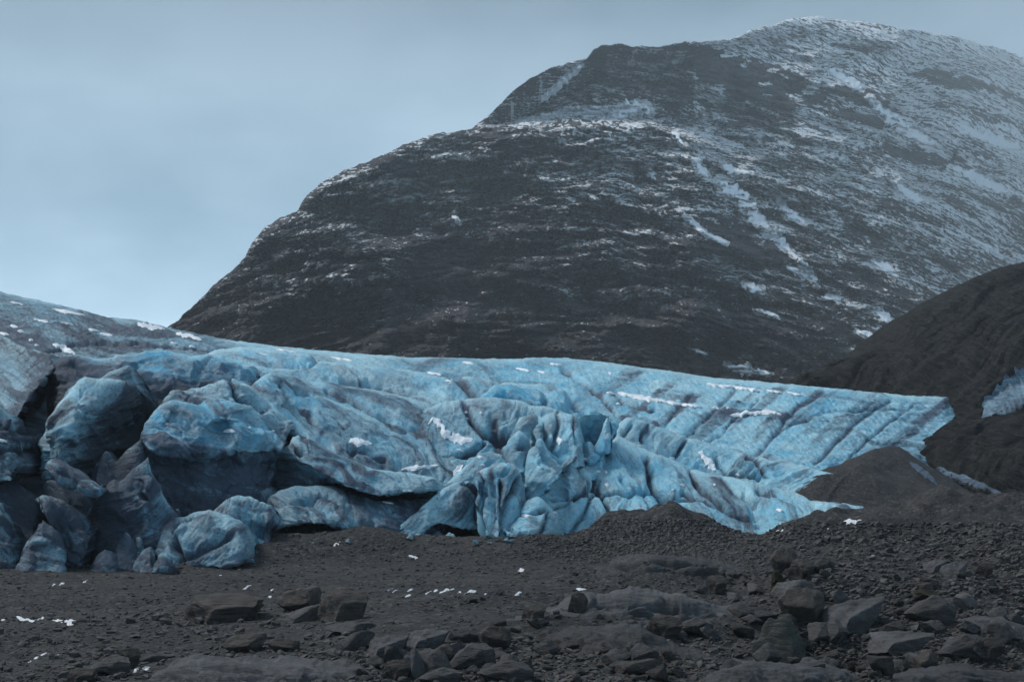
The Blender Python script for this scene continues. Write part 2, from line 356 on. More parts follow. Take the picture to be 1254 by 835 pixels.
G_('serac', [(122, 464), (135, 455), (158, 447), (163, 451), (167, 475)], [(122, 490), (140, 520), (160, 520), (167, 490)], 118, 116, w=0.7, er=2, amp=0.15, dirt=0.45, deep=0.4, ang=12, band=0.4, seed=5)
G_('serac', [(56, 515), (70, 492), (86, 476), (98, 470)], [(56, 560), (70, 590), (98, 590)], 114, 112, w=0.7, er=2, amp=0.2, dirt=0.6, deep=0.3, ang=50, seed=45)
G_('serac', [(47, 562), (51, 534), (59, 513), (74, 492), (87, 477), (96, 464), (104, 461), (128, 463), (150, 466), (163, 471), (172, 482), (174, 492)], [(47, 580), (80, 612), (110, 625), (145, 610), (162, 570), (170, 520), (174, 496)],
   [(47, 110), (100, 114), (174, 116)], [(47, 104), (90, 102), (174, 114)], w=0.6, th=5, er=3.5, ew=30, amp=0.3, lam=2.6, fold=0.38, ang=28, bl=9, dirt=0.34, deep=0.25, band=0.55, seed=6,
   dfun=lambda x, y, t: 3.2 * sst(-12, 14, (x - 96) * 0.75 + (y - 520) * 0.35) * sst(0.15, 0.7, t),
   afun=lambda x, y, D, p, k: (D + 0.7 * sst(-6, 30, (x - 96) * 0.75 + (y - 524) * 0.5) - 0.12, p, k + 0.6 * sst(0, 40, (x - 90) * 0.75 + (y - 525) * 0.5)), label='tall claw shaped serac with diagonal layers')  # right side darkened in the colour, as shade from light at upper left
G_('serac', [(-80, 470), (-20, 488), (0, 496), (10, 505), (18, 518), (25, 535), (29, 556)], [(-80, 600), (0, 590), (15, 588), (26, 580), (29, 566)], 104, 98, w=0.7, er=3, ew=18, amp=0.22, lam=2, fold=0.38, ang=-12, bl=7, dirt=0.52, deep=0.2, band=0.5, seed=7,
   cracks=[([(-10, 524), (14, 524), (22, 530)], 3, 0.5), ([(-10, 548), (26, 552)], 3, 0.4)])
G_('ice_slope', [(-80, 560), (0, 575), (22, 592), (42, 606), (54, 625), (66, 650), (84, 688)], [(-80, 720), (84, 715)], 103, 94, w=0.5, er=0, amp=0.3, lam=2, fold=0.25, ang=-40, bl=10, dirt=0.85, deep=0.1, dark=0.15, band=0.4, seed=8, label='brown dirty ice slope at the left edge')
G_('serac', [(52, 590), (62, 585), (84, 592), (104, 602), (112, 620)], [(52, 625), (70, 640), (100, 652), (112, 640)], 102, 99, w=0.7, er=2, amp=0.2, lam=2, dirt=0.9, deep=0.1, dark=0.4, ang=-20, seed=9)
# ridge and great block of the left centre
G_('serac', [(193, 500), (200, 489), (209, 480), (225, 476), (245, 473), (262, 469), (277, 464), (284, 462), (292, 466), (306, 472), (325, 489), (345, 505), (357, 518)], [(193, 540), (300, 560), (345, 545), (357, 524)], 119, 115, w=0.75, th=5, er=2, amp=0.3, lam=3, fold=0.35, ang=-15, bl=10, dirt=0.42, deep=0.25, band=0.4, seed=10,
   cracks=[([(282, 464), (286, 480), (300, 492)], 3.5, 1.0), ([(330, 497), (300, 505)], 4, 0.5, .3)])
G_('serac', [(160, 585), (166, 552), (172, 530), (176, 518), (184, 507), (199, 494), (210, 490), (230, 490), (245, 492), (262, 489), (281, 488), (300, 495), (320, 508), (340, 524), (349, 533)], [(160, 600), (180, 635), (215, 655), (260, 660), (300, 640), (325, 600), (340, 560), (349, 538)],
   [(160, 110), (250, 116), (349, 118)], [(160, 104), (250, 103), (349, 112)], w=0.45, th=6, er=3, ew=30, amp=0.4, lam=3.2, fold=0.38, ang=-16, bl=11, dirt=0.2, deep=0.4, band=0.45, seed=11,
   dfun=lambda x, y, t: 3.4 * sst(0, 26, y - (548 + 0.0 * x)) + 1.3 * sst(-10, 10, x - 262 + (y - 520) * .8) * sst(512, 520, y) * sst(300, 270, x),
   afun=lambda x, y, D, p, k: (D + 0.72 * sst(-8, 34, y - 542 + 10 * np.sin(x / 25.0) + 8 * fbm(x / 12, y / 30, 1.1)) + 0.2 * sst(185, 165, x), p + 0.3 * sst(555, 530, y), k + 0.45 * sst(560, 620, y)), label='massive rounded ice block with blue shoulder and dark undercut')  # lower face painted dark: shade of the undercut put into the colour
G_('serac', [(112, 575), (122, 560), (130, 550), (133, 556), (142, 566), (160, 548), (172, 538), (176, 545)], [(112, 625), (150, 640), (176, 620)], 108, 104, w=0.6, er=2, amp=0.3, lam=2, dirt=0.88, dark=0.3, deep=0.2, ang=30, seed=12)
# middle sheets stepping down to the right
def mid(name, top, bot, Dt, Db, **k):
    d = dict(w=0.55, th=7, amp=0.4, lam=4, fold=0.42, ang=-24, bl=12, band=0.45); d.update(k); return G_(name, top, bot, Dt, Db, **d)
mid('ice_ridge', [(255, 432), (262, 428), (300, 424), (345, 428), (380, 432), (385, 440)], [(255, 455), (385, 470)], 172, 158, dirt=0.15, deep=0.5, ang=-8, seed=13)
mid('ice_ridge', [(296, 446), (330, 450), (362, 452), (379, 448), (387, 443), (396, 441), (422, 444), (470, 448), (520, 455), (545, 460), (560, 468), (575, 482), (580, 492)], [(296, 470), (420, 500), (520, 530), (580, 500)], 152, 140, dirt=0.28, deep=0.42, ang=-12, seed=14,
    cracks=[([(420, 462), (450, 466), (480, 476), (500, 490)], 4, 1.3, .3), ([(365, 452), (385, 443)], 3, .7)], er=3, ew=20)
mid('ice_ridge', [(552, 462), (570, 459), (600, 464), (625, 468), (660, 470), (690, 476), (700, 486)], [(552, 510), (640, 520), (700, 510)], 150, 138, dirt=0.3, deep=0.4, ang=-35, bl=16, seed=15, cracks=[([(560, 462), (580, 480), (595, 492)], 5, 1.2), ([(610, 468), (622, 490)], 5, 1.0, .4)])
mid('ice_ridge', [(330, 455), (345, 456), (372, 464), (402, 468), (433, 474), (466, 479), (494, 484), (519, 492), (545, 505), (560, 525)], [(330, 475), (380, 495), (407, 505), (453, 525), (509, 540), (560, 535)], 138, 129, dirt=0.28, deep=0.35, ang=-24, seed=16, er=2,
    cracks=[([(402, 475), (450, 500), (480, 515)], 3, .5, .3)])
G_('ice_wall', [(588, 486), (605, 470), (625, 469), (650, 474), (670, 478), (680, 476), (690, 477), (705, 482), (722, 491), (736, 500), (752, 506), (758, 516)], [(588, 530), (740, 545), (758, 530)], 140, 133, w=0.8, th=6, er=3, amp=0.35, lam=4, fold=0.3, ang=-50, bl=18, dirt=0.03, deep=0.75, band=0.2, seed=17,
   cracks=[([(697, 482), (716, 502)], 4, 1.2, .1), ([(668, 480), (668, 505)], 4, 1.0, .2)], label='bright blue ice wall above the central seracs')
mid('ice_slope', [(303, 480), (311, 470), (320, 461), (329, 456), (338, 456), (350, 461), (368, 471), (384, 482), (395, 484), (407, 489), (430, 498), (453, 509), (478, 521), (509, 527), (560, 533), (610, 548)],
    [(303, 486), (312, 497), (325, 508), (353, 528), (384, 545), (402, 560), (430, 575), (458, 590), (491, 600), (560, 610), (610, 600)], [(303, 124), (400, 130), (610, 134)], [(303, 118), (450, 117), (610, 122)],
    dirt=0.2, deep=0.4, ang=-36, bl=14, band=0.45, seed=18, er=2, w=0.45,
    cracks=[([(352, 462), (370, 478), (383, 482)], 2.5, .8, .3), ([(345, 470), (360, 490), (384, 515)], 2.5, .5, .5), ([(430, 556), (436, 550), (470, 566)], 3, .6)],
    afun=lambda x, y, D, p, k: (D + 0.25 * sst(400, 520, x) + 0.3 * sst(6, 0, np.abs(y - (486 + (x - 303) * 0.52) - 30)) * 0, p - 0.1 * sst(400, 500, x), k), label='long blue ice slope descending from the left shoulder')
mid('ice_slope', [(512, 512), (522, 500), (540, 492), (565, 489), (590, 487), (611, 487), (630, 490), (649, 494), (670, 496), (690, 503), (706, 512)],
    [(512, 600), (540, 640), (600, 640), (660, 600), (706, 560)], 133, 121, dirt=0.35, deep=0.25, ang=65, bl=20, band=0.55, seed=19, er=2, ew=30, w=0.35,
    cracks=[([(568, 490), (575, 510), (592, 530), (625, 530)], 3.5, .7), ([(594, 530), (606, 536), (625, 533)], 4, .8, .8), ([(540, 560), (580, 552), (592, 541)], 3, .5), ([(605, 520), (612, 560)], 6, .5, .5)], label='greyish central ice slope with a zigzag of snow')
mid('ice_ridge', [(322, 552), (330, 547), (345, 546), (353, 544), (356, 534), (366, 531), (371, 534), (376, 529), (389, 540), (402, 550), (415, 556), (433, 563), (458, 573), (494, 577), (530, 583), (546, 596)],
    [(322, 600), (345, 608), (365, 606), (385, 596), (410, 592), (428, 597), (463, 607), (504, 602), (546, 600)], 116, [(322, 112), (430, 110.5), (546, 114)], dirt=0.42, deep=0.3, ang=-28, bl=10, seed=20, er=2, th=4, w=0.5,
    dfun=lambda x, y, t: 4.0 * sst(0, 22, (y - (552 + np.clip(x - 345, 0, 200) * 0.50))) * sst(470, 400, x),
    afun=lambda x, y, D, p, k: (D + 0.5 * sst(8, 30, (y - (552 + np.clip(x - 345, 0, 200) * 0.45))) * sst(470, 420, x), p + 0.1, k + 0.3 * sst(575, 595, y) * sst(420, 360, x)),  # shade below the overhang painted into the colour
    cracks=[([(372, 533), (375, 545)], 2.5, .6), ([(355, 545), (366, 553)], 3, .6)], label='low ice ridge overhanging a dark hollow')
mid('ice_slope', [(322, 616), (328, 609), (335, 605), (351, 597), (361, 592), (375, 594), (389, 593), (410, 596), (433, 605), (458, 612), (485, 612), (500, 612), (520, 611), (545, 600)],
    [(322, 662), (330, 654), (345, 645), (370, 641), (400, 642), (425, 648), (445, 658), (471, 670), (545, 670)], [(322, 111), (545, 118)], [(322, 106), (400, 107), (471, 108), (545, 114)], dirt=0.52, deep=0.25, ang=-32, bl=11, band=0.4, seed=21, er=2, th=5, w=0.6,
    cracks=[([(360, 614), (395, 606), (425, 622), (455, 645)], 3.5, .5, -0.3)], afun=lambda x, y, D, p, k: (D + .3 * sst(450, 500, x), p, k), label='grey arched ice over a low cave mouth')
G_('serac', [(304, 606), (310, 598), (322, 597), (334, 598), (341, 606)], [(304, 625), (341, 625)], 113, 111, w=0.8, er=2, amp=0.15, dirt=0.75, seed=22)
# the fin with a cave, and the pillars
G_('ice_fin', [(470, 656), (487, 644), (504, 630), (520, 616), (542, 598), (556, 590), (568, 586), (580, 590), (590, 598), (594, 612)], [(470, 668), (500, 668), (515, 655), (524, 644), (535, 640), (548, 643), (556, 647), (575, 647), (594, 647)],
   [(470, 110), (594, 118)], [(470, 108), (530, 112), (594, 114)], w=0.5, th=3, er=1, amp=0.3, lam=2.4, fold=0.25, ang=40, bl=12, dirt=0.32, deep=0.25, band=0.5, seed=23, cracks=[([(566, 590), (586, 604), (590, 640)], 3, .8, .4)], label='triangular ice fin beside the left pillar')
G_('serac', [(536, 602), (555, 582), (568, 570), (582, 560), (600, 553), (618, 556), (628, 566), (632, 580)], [(536, 625), (632, 640)], 121, 118, w=0.6, er=2, amp=0.25, fold=.3, dirt=0.3, deep=0.35, ang=35, seed=24)
G_('ice_pillar', [(581, 585), (584, 578), (598, 571), (612, 567), (623, 566), (632, 572), (638, 582), (643, 598), (646, 625), (650, 640)], [(581, 592), (586, 605), (590, 676), (650, 676)], 115, [(581, 111), (610, 109), (650, 112)], w=0.75, th=4, er=2.5, ew=18, amp=0.22, lam=2.5, fold=0.42, ang=86, bl=9, dirt=0.12, deep=0.45, band=0.5, seed=25,
   cracks=[([(600, 582), (622, 578)], 3, .4, .1), ([(614, 585), (613, 620), (614, 655)], 3, .8, .5), ([(636, 588), (624, 610), (618, 650)], 3, .7, .4), ([(601, 572), (604, 600), (602, 655)], 3, .3, .3)], label='flared blue ice pillar with vertical folds')
G_('serac', [(618, 562), (620, 548), (625, 537), (630, 531), (635, 527), (642, 531), (650, 541), (651, 556)], [(618, 585), (635, 610), (645, 610), (651, 590)], 122, 118, w=0.7, th=3, er=2.5, ew=14, amp=0.2, lam=2, fold=.3, ang=60, dirt=0.22, deep=0.4, seed=26, cracks=[([(630, 545), (648, 548)], 3, .4, .3)])
G_('serac', [(630, 532), (632, 520), (638, 511), (650, 507), (658, 511), (664, 525), (664, 540)], [(630, 545), (645, 570), (664, 560)], 127, 124, w=0.7, th=3, er=2.5, ew=14, amp=0.2, lam=2, fold=.3, ang=60, dirt=0.38, deep=0.3, seed=27)
G_('serac', [(642, 580), (644, 565), (650, 548), (657, 541), (662, 536), (667, 546), (674, 556), (683, 563), (687, 572)], [(642, 610), (660, 612), (672, 600), (687, 580)], 119, 115, w=0.7, th=3, er=2.5, ew=14, amp=0.22, lam=2, fold=.3, ang=50, dirt=0.2, deep=0.45, seed=28, cracks=[([(660, 562), (670, 556), (684, 566)], 2.5, .6, .2)])
G_('ice_pillar', [(653, 522), (656, 511), (664, 507), (680, 506), (695, 506), (708, 508), (711, 520), (716, 545)], [(653, 530), (668, 560), (690, 580), (716, 570)], 128, 122, w=0.7, th=4, er=3, ew=14, amp=0.25, lam=2.2, fold=.32, ang=75, bl=12, dirt=0.14, deep=0.3, seed=29,
   cracks=[([(683, 508), (680, 545)], 3, .6, .4), ([(664, 510), (670, 535), (684, 556)], 3.5, .8, .2), ([(704, 510), (706, 540)], 3, .5, .5)])
G_('ice_wall', [(704, 516), (709, 511), (716, 509), (728, 508), (738, 506), (744, 508), (748, 513)], [(704, 555), (748, 555)], 129, 131.5, w=0.3, th=3, er=-2.5, ew=20, amp=0.5, lam=2, fold=.15, ang=80, dirt=-0.35, deep=.6, band=.1, seed=30, label='deep blue hollow between the pillars')
G_('ice_fin', [(723, 552), (731, 541), (736, 530), (740, 516), (744, 510), (747, 516), (746, 528), (748, 540)], [(723, 560), (735, 566), (748, 556)], 127, 125, w=0.8, th=2, er=1.5, ew=8, amp=0.1, lam=2, fold=.1, ang=60, dirt=-0.1, deep=0.45, band=.1, seed=31)
G_('serac', [(712, 552), (716, 545), (721, 540), (726, 544), (728, 552)], [(712, 562), (728, 562)], 126, 124.5, w=0.8, th=2, er=1, ew=8, amp=0.1, lam=2, fold=.1, dirt=0, deep=0.5, band=.1, seed=32)
# the great front lobe and the slab above it
def lobe_attr(PX, PY, D, dp, dk):
    b = fbm((PX * 0.83 - PY * 0.55) / 17.0, (PX + PY) / 150.0, 6.0, o=4)
    return D - 0.08 + 0.50 * sst(0.1, 0.8, b) * sst(700, 760, PX) + 0.10 * sst(900, 1000, PX), dp, dk
G_('ice_slab', [(736, 556), (742, 545), (749, 530), (758, 517), (768, 510), (778, 512), (790, 516), (843, 535), (900, 551), (939, 562), (960, 566), (982, 568), (1000, 574), (1034, 583)], [(736, 575), (860, 605), (939, 608), (989, 600), (1034, 592)],
   [(736, 136), (900, 140), (1034, 136.5)], [(736, 129), (900, 131), (989, 133), (1034, 134)], w=0.3, th=8, er=1.5, amp=0.3, lam=4, fold=0.38, ang=48, bl=13, dirt=0.10, deep=0.3, band=0.5, seed=33,
   cracks=[([(795, 518), (785, 540)], 2.5, .5), ([(842, 536), (822, 562)], 3, .7), ([(915, 560), (925, 562), (940, 580)], 3, .5), ([(880, 560), (892, 580), (930, 585)], 3, .5, .4), ([(760, 532), (772, 520)], 3, .4, .3)], label='pale blue ice slab crossed by diagonal dirt bands')
G_('ice_lobe', [(640, 622), (650, 602), (662, 589), (675, 578), (688, 573), (694, 562), (699, 556), (706, 556), (713, 558), (722, 556), (731, 555), (739, 550), (749, 538), (756, 531), (768, 538), (784, 547), (805, 555), (825, 562), (843, 572), (865, 578), (896, 582), (939, 595), (965, 599), (979, 603), (992, 611), (1010, 615), (1025, 617), (1058, 619)],
   [(640, 690), (940, 690), (985, 655), (1010, 640), (1038, 629), (1058, 623)], [(640, 118), (700, 126), (756, 133), (850, 130), (1058, 116)], [(640, 112), (800, 113), (940, 113), (1058, 114)], w=0.4, th=8, er=1.5, amp=0.42, lam=5, fold=0.42, ang=-55, bl=15, dirt=0.10, deep=0.38, band=0.42, afun=lobe_attr, seed=34,
   cracks=[([(728, 560), (730, 590), (745, 620), (750, 650)], 2.5, .6, .9), ([(660, 606), (700, 606), (745, 602), (800, 600), (850, 612)], 2.2, .5, .6), ([(795, 560), (798, 585), (812, 610), (835, 645)], 4.5, .8, .6), ([(845, 575), (860, 600), (885, 620)], 3.5, .6, .6),
           ([(885, 585), (900, 600), (925, 612)], 3, .5, .5), ([(698, 558), (716, 585), (730, 600)], 2.5, .6, .6), ([(672, 620), (705, 610), (735, 588)], 2, .4, .5), ([(700, 650), (714, 630), (725, 608)], 2.5, .5, .5), ([(762, 585), (790, 605), (800, 630)], 2, .3, .3),
           ([(835, 602), (870, 618), (930, 640)], 2.2, .4, .4), ([(930, 600), (975, 615)], 3, .4, .3)], label='broad bright blue ice lobe fanning down to the rubble')
G_('serac', [(684, 552), (692, 545), (706, 545), (722, 546), (738, 551), (745, 560)], [(684, 585), (745, 590)], 128, 124, w=0.7, th=4, er=2, ew=12, amp=0.25, lam=2.5, fold=.25, ang=20, dirt=0.1, deep=0.55, seed=35)
G_('serac', [(616, 644), (626, 640), (634, 632), (640, 622), (646, 613), (655, 607), (661, 607), (667, 612), (673, 622), (681, 632), (684, 642)], [(616, 648), (626, 656), (640, 668), (655, 678), (684, 680)], 113, 109, w=0.75, th=3, er=2.5, ew=16, amp=0.22, lam=2, fold=.3, ang=10, dirt=0.05, deep=0.35, band=.3, seed=36,
   cracks=[([(636, 632), (652, 630), (668, 628)], 2, .5, .5), ([(672, 632), (664, 650), (655, 668)], 2.5, .4, .6), ([(622, 648), (636, 655), (644, 668)], 2.5, .3, .3)], label='small pale blue toe of ice beside the pillar')

print('T', round(time.time() - _t0, 1))
# ------------------------------------------------------------------ loose ice blocks
def block(label, top, bot, D, th=3.0, group=None, **k):
    d = dict(w=0.62, th=th, er=1.6, ew=16, amp=0.34, lam=1.5, fold=0.2, ang=-20, bl=10, dirt=0.45, deep=0.25, band=0.4, back=9); d.update(k)
    d['smooth'] = min(d.get('smooth', 1.6), 1.6); d['jag'] = 1.3; d['dirt'] += 0.12; db = d.pop('db', D - 2.5)
    return tag(loft('ice_block', top, bot, D, db, **d), label, 'ice block', group)
block('cracked dome of dirty ice standing between leaning slabs at the left foot of the glacier', [(20, 690), (26, 672), (31, 663), (38, 653), (46, 640), (52, 636), (58, 640), (64, 643), (74, 655), (82, 668), (85, 688)], [(20, 706), (50, 712), (85, 706)], 93.5, seed=50, dirt=.5, cracks=[([(34, 660), (46, 645), (50, 638)], 2, .5, .9)])
block('small grey ice block at the left edge of the frame above the gravel', [(-40, 620), (0, 616), (6, 627), (12, 636), (18, 645), (24, 660), (27, 675)], [(-40, 710), (27, 706)], 95, seed=51, dirt=.5)
block('thin leaning slab of dark ice with a pale ridge, right of the cracked dome', [(44, 612), (52, 606), (62, 607), (76, 612), (90, 622), (104, 632), (111, 645)], [(44, 618), (54, 628), (68, 650), (82, 694), (92, 702), (104, 680), (111, 652)], 96.5, seed=52, dirt=.62, ang=-52, fold=.35, cracks=[([(58, 618), (75, 640), (95, 675)], 2.5, -.5, -.3)])
block('oval ice boulder with a dark hole, lying tilted on top of dirty ice', [(55, 572), (57, 566), (62, 562), (72, 564), (78, 567), (90, 572), (102, 578), (110, 583), (120, 590), (127, 597)], [(55, 574), (60, 580), (74, 591), (86, 597), (100, 601), (112, 605), (120, 604), (127, 599)], 98, th=2, seed=53, dirt=.35, ang=-25, cracks=[([(77, 577), (84, 581)], 3, .9, .9), ([(92, 584), (112, 596)], 2, .3, .3)], amp=.12)
block('pointed triangular shard of ice with a dirty left flank', [(106, 640), (112, 625), (118, 612), (125, 602), (134, 589), (140, 585), (146, 590), (150, 587), (165, 573), (176, 564), (181, 560), (184, 568), (190, 585), (196, 600), (203, 612), (209, 624)], [(106, 690), (150, 700), (190, 690), (209, 640)], 100, seed=54, dirt=.5, deep=.45, ang=35, smooth=1.5,
      afun=lambda x, y, D, p, k: (D + .5 * sst(8, -18, (x - 160) - (y - 600) * .35), p, k + .3 * sst(0, -20, x - 150)), cracks=[([(172, 606), (178, 610)], 2.5, .7, .8)])
block('large rounded ice boulder with a hollow at its foot, on the gravel', [(189, 665), (190, 653), (193, 643), (200, 637), (212, 634), (224, 633), (233, 629), (242, 626), (255, 625), (268, 627), (280, 631), (293, 635), (302, 643), (308, 652), (312, 664)], [(189, 676), (212, 700), (312, 690)], 99.5, seed=55, dirt=.36, deep=.35, ang=25, fold=.25, er=3.5, ew=35, db=95,
      cracks=[([(212, 662), (220, 682)], 5, .9, .3), ([(212, 650), (235, 636)], 2.5, .5, .3), ([(230, 680), (285, 655)], 4, .3, .3)])
block('flat-topped ice block leaning behind the large rounded ice boulder', [(256, 632), (265, 622), (275, 613), (286, 607), (296, 608), (306, 609), (320, 614), (332, 620), (339, 627)], [(256, 660), (300, 690), (325, 690), (334, 650), (339, 634)], 105, seed=56, dirt=.35, deep=.45, ang=80, fold=.3, er=3)
block('slim dirty ice spike, tallest of the small shards left of the large rounded ice boulder', [(136, 690), (142, 668), (150, 655), (154, 651), (160, 655), (166, 668), (178, 680)], [(136, 702), (178, 702)], 96.5, th=2, seed=57, dirt=.65, ew=12, er=1)
block('tiny pale bead of ice tucked against the slim dirty ice spike', [(164, 668), (167, 658), (171, 657), (175, 662), (177, 672)], [(164, 690), (177, 690)], 97.5, th=1, seed=58, dirt=.3, ew=6, er=1, amp=.06)
block('small pale ice cone sitting on the gravel just left of the rounded ice boulder', [(186, 692), (192, 684), (197, 679), (202, 681), (208, 688), (214, 697)], [(186, 703), (214, 703)], 93, th=1.5, seed=59, dirt=.35, ew=8, er=1, amp=.08)
block('low dirty ice hump between the cone and the slim spike', [(160, 690), (170, 680), (180, 671), (184, 670), (188, 680), (194, 690)], [(160, 702), (194, 702)], 95, th=1.5, seed=60, dirt=.6, ew=10, er=1, amp=.1)
block('crumbled pile of grey ice left of the slim dirty spike', [(112, 694), (118, 680), (128, 672), (136, 676), (144, 684), (150, 694)], [(112, 704), (150, 704)], 95.5, th=2, seed=61, dirt=.68, ew=14, er=1, amp=.25, lam=.9)
block('small round ice lump in the cave under the triangular fin, the left one', [(526, 658), (530, 653), (536, 650), (541, 653), (544, 659)], [(526, 668), (544, 668)], 112.5, th=1.5, seed=62, dirt=.4, ew=7, er=1, amp=.08, db=111.6)
block('small pale ice lump in the cave under the triangular fin, the right one', [(541, 660), (545, 655), (550, 651), (556, 652), (561, 658), (564, 662)], [(541, 670), (564, 670)], 111.6, th=1.5, seed=63, dirt=.25, ew=7, er=1, amp=.08, db=110.8)

print('T', round(time.time() - _t0, 1))
# ------------------------------------------------------------------ mountain, hill and moraine
def bench(x): return poly([(200, 420), (420, 225), (560, 160), (640, 150), (720, 150), (800, 150), (880, 175), (960, 200), (1100, 230), (1300, 250)], x)
def mount_depth(PX, PY, t):
    b = bench(PX); d = 260 * sst(8, -8, PY - b) * sst(560, 640, PX) * sst(1000, 820, PX)
    v = PY - 0.0004 * (PX - 650) ** 2
    top = sst(0.0, 0.04, t)
    st = 60 * fbm(PX / 140, v / 60, 3.3, o=3) - 34 * ridged((PX + .5 * PY) / 90, v / 34, 7.3, o=4) + 26 * fbm(PX / 50, v / 10, 5.5, o=5, g=.62)
    ph = v / 10.5 + 1.5 * fbm(PX / 85, v / 30, 2.2, o=3); sw = ph - np.floor(ph); st = st + (14 + 16 * fbm(PX / 60, v / 20, 8.2, o=3)) * (np.where(sw < .7, sw / .7, (1 - sw) / .3) - .5)
    gul = 0
    for pts, wd, dp in (([(800, 120), (838, 200), (850, 235), (890, 290)], 9, 5), ([(870, 175), (905, 235), (940, 285), (1000, 345), (1030, 400)], 16, 7), ([(960, 245), (1010, 280), (1090, 330)], 12, 5),
                        ([(560, 300), (600, 400)], 25, 18), ([(330, 300), (352, 360), (355, 420)], 10, 20), ([(1030, 90), (1100, 180), (1254, 250)], 25, 30), ([(900, 120), (1000, 240)], 20, 18)):
        gul = gul + dp * np.exp(-(dist_poly(PX + 6 * fbm(PX / 30, PY / 30, 1, o=2), PY, pts) / wd) ** 2)
    crag = 0
    for cx, cy, rx, ry, h in ((740, 70, 55, 14, -40), (900, 90, 85, 28, -60), (1050, 120, 40, 14, -50), (1060, 150, 30, 12, -40), (650, 105, 40, 14, -30), (480, 200, 60, 12, -20)):
        crag = crag + h * np.exp(-((PX - cx) / rx) ** 2 - ((PY - cy - (PX - cx) * 0.25) / ry) ** 2)
    return (d + st + gul + crag) * top
DRIFTS = [[(882, 222, 5), (892, 231, 9), (908, 243, 8), (922, 262, 7), (942, 284, 6), (958, 298, 5), (972, 313, 2.5), (985, 325, 4), (997, 340, 5), (999, 347, 3)], [(965, 327, 2), (978, 333, 3), (990, 338, 3)], [(950, 243, 3), (957, 250, 6), (966, 262, 4), (986, 272, 2)], [(838, 262, 2), (848, 272, 3), (862, 285, 2), (890, 298, 2)], [(822, 161, 2), (829, 168, 3.5), (838, 178, 2)], [(846, 192, 3), (853, 198, 5), (860, 210, 4), (868, 218, 2)], [(884, 203, 3), (895, 208, 4), (918, 212, 2)], [(630, 150, 2), (660, 145, 4), (690, 139, 5), (720, 136, 4), (745, 132, 3)], [(715, 142, 3), (745, 139, 6), (770, 134, 8), (790, 131, 5), (796, 137, 4)], [(662, 122, 2), (680, 108, 4), (694, 92, 4), (712, 80, 2)], [(912, 347, 3), (920, 352, 5), (933, 356, 2)], [(1009, 365, 2), (1018, 361, 4), (1026, 367, 2)], [(924, 379, 1.5), (936, 383, 2.5), (954, 388, 1)], [(1070, 322, 2), (1080, 326, 4.5), (1098, 333, 1.5)], [(1072, 382, 2), (1084, 388, 5), (1096, 395, 2)], [(1048, 405, 1.5), (1060, 408, 3.5), (1080, 414, 1.5)], [(890, 448, 2), (905, 453, 4), (925, 456, 4.5), (944, 458, 2)], [(838, 425, 1), (850, 429, 2.2), (866, 434, 1)], [(1190, 293, 1), (1203, 299, 2), (1218, 307, 1)], [(1096, 225, 2), (1110, 236, 5), (1122, 244, 5), (1132, 246, 2)], [(553, 264, 2.5), (560, 269, 4), (564, 273, 2)], [(1065, 120, 3), (1085, 142, 6), (1110, 160, 7), (1140, 178, 5), (1160, 190, 3)], [(1170, 150, 3), (1195, 165, 5), (1225, 175, 6), (1250, 182, 4)], [(1015, 85, 3), (1035, 98, 5), (1055, 108, 4)], [(1165, 205, 2), (1190, 215, 5), (1215, 228, 5), (1235, 236, 2)]]
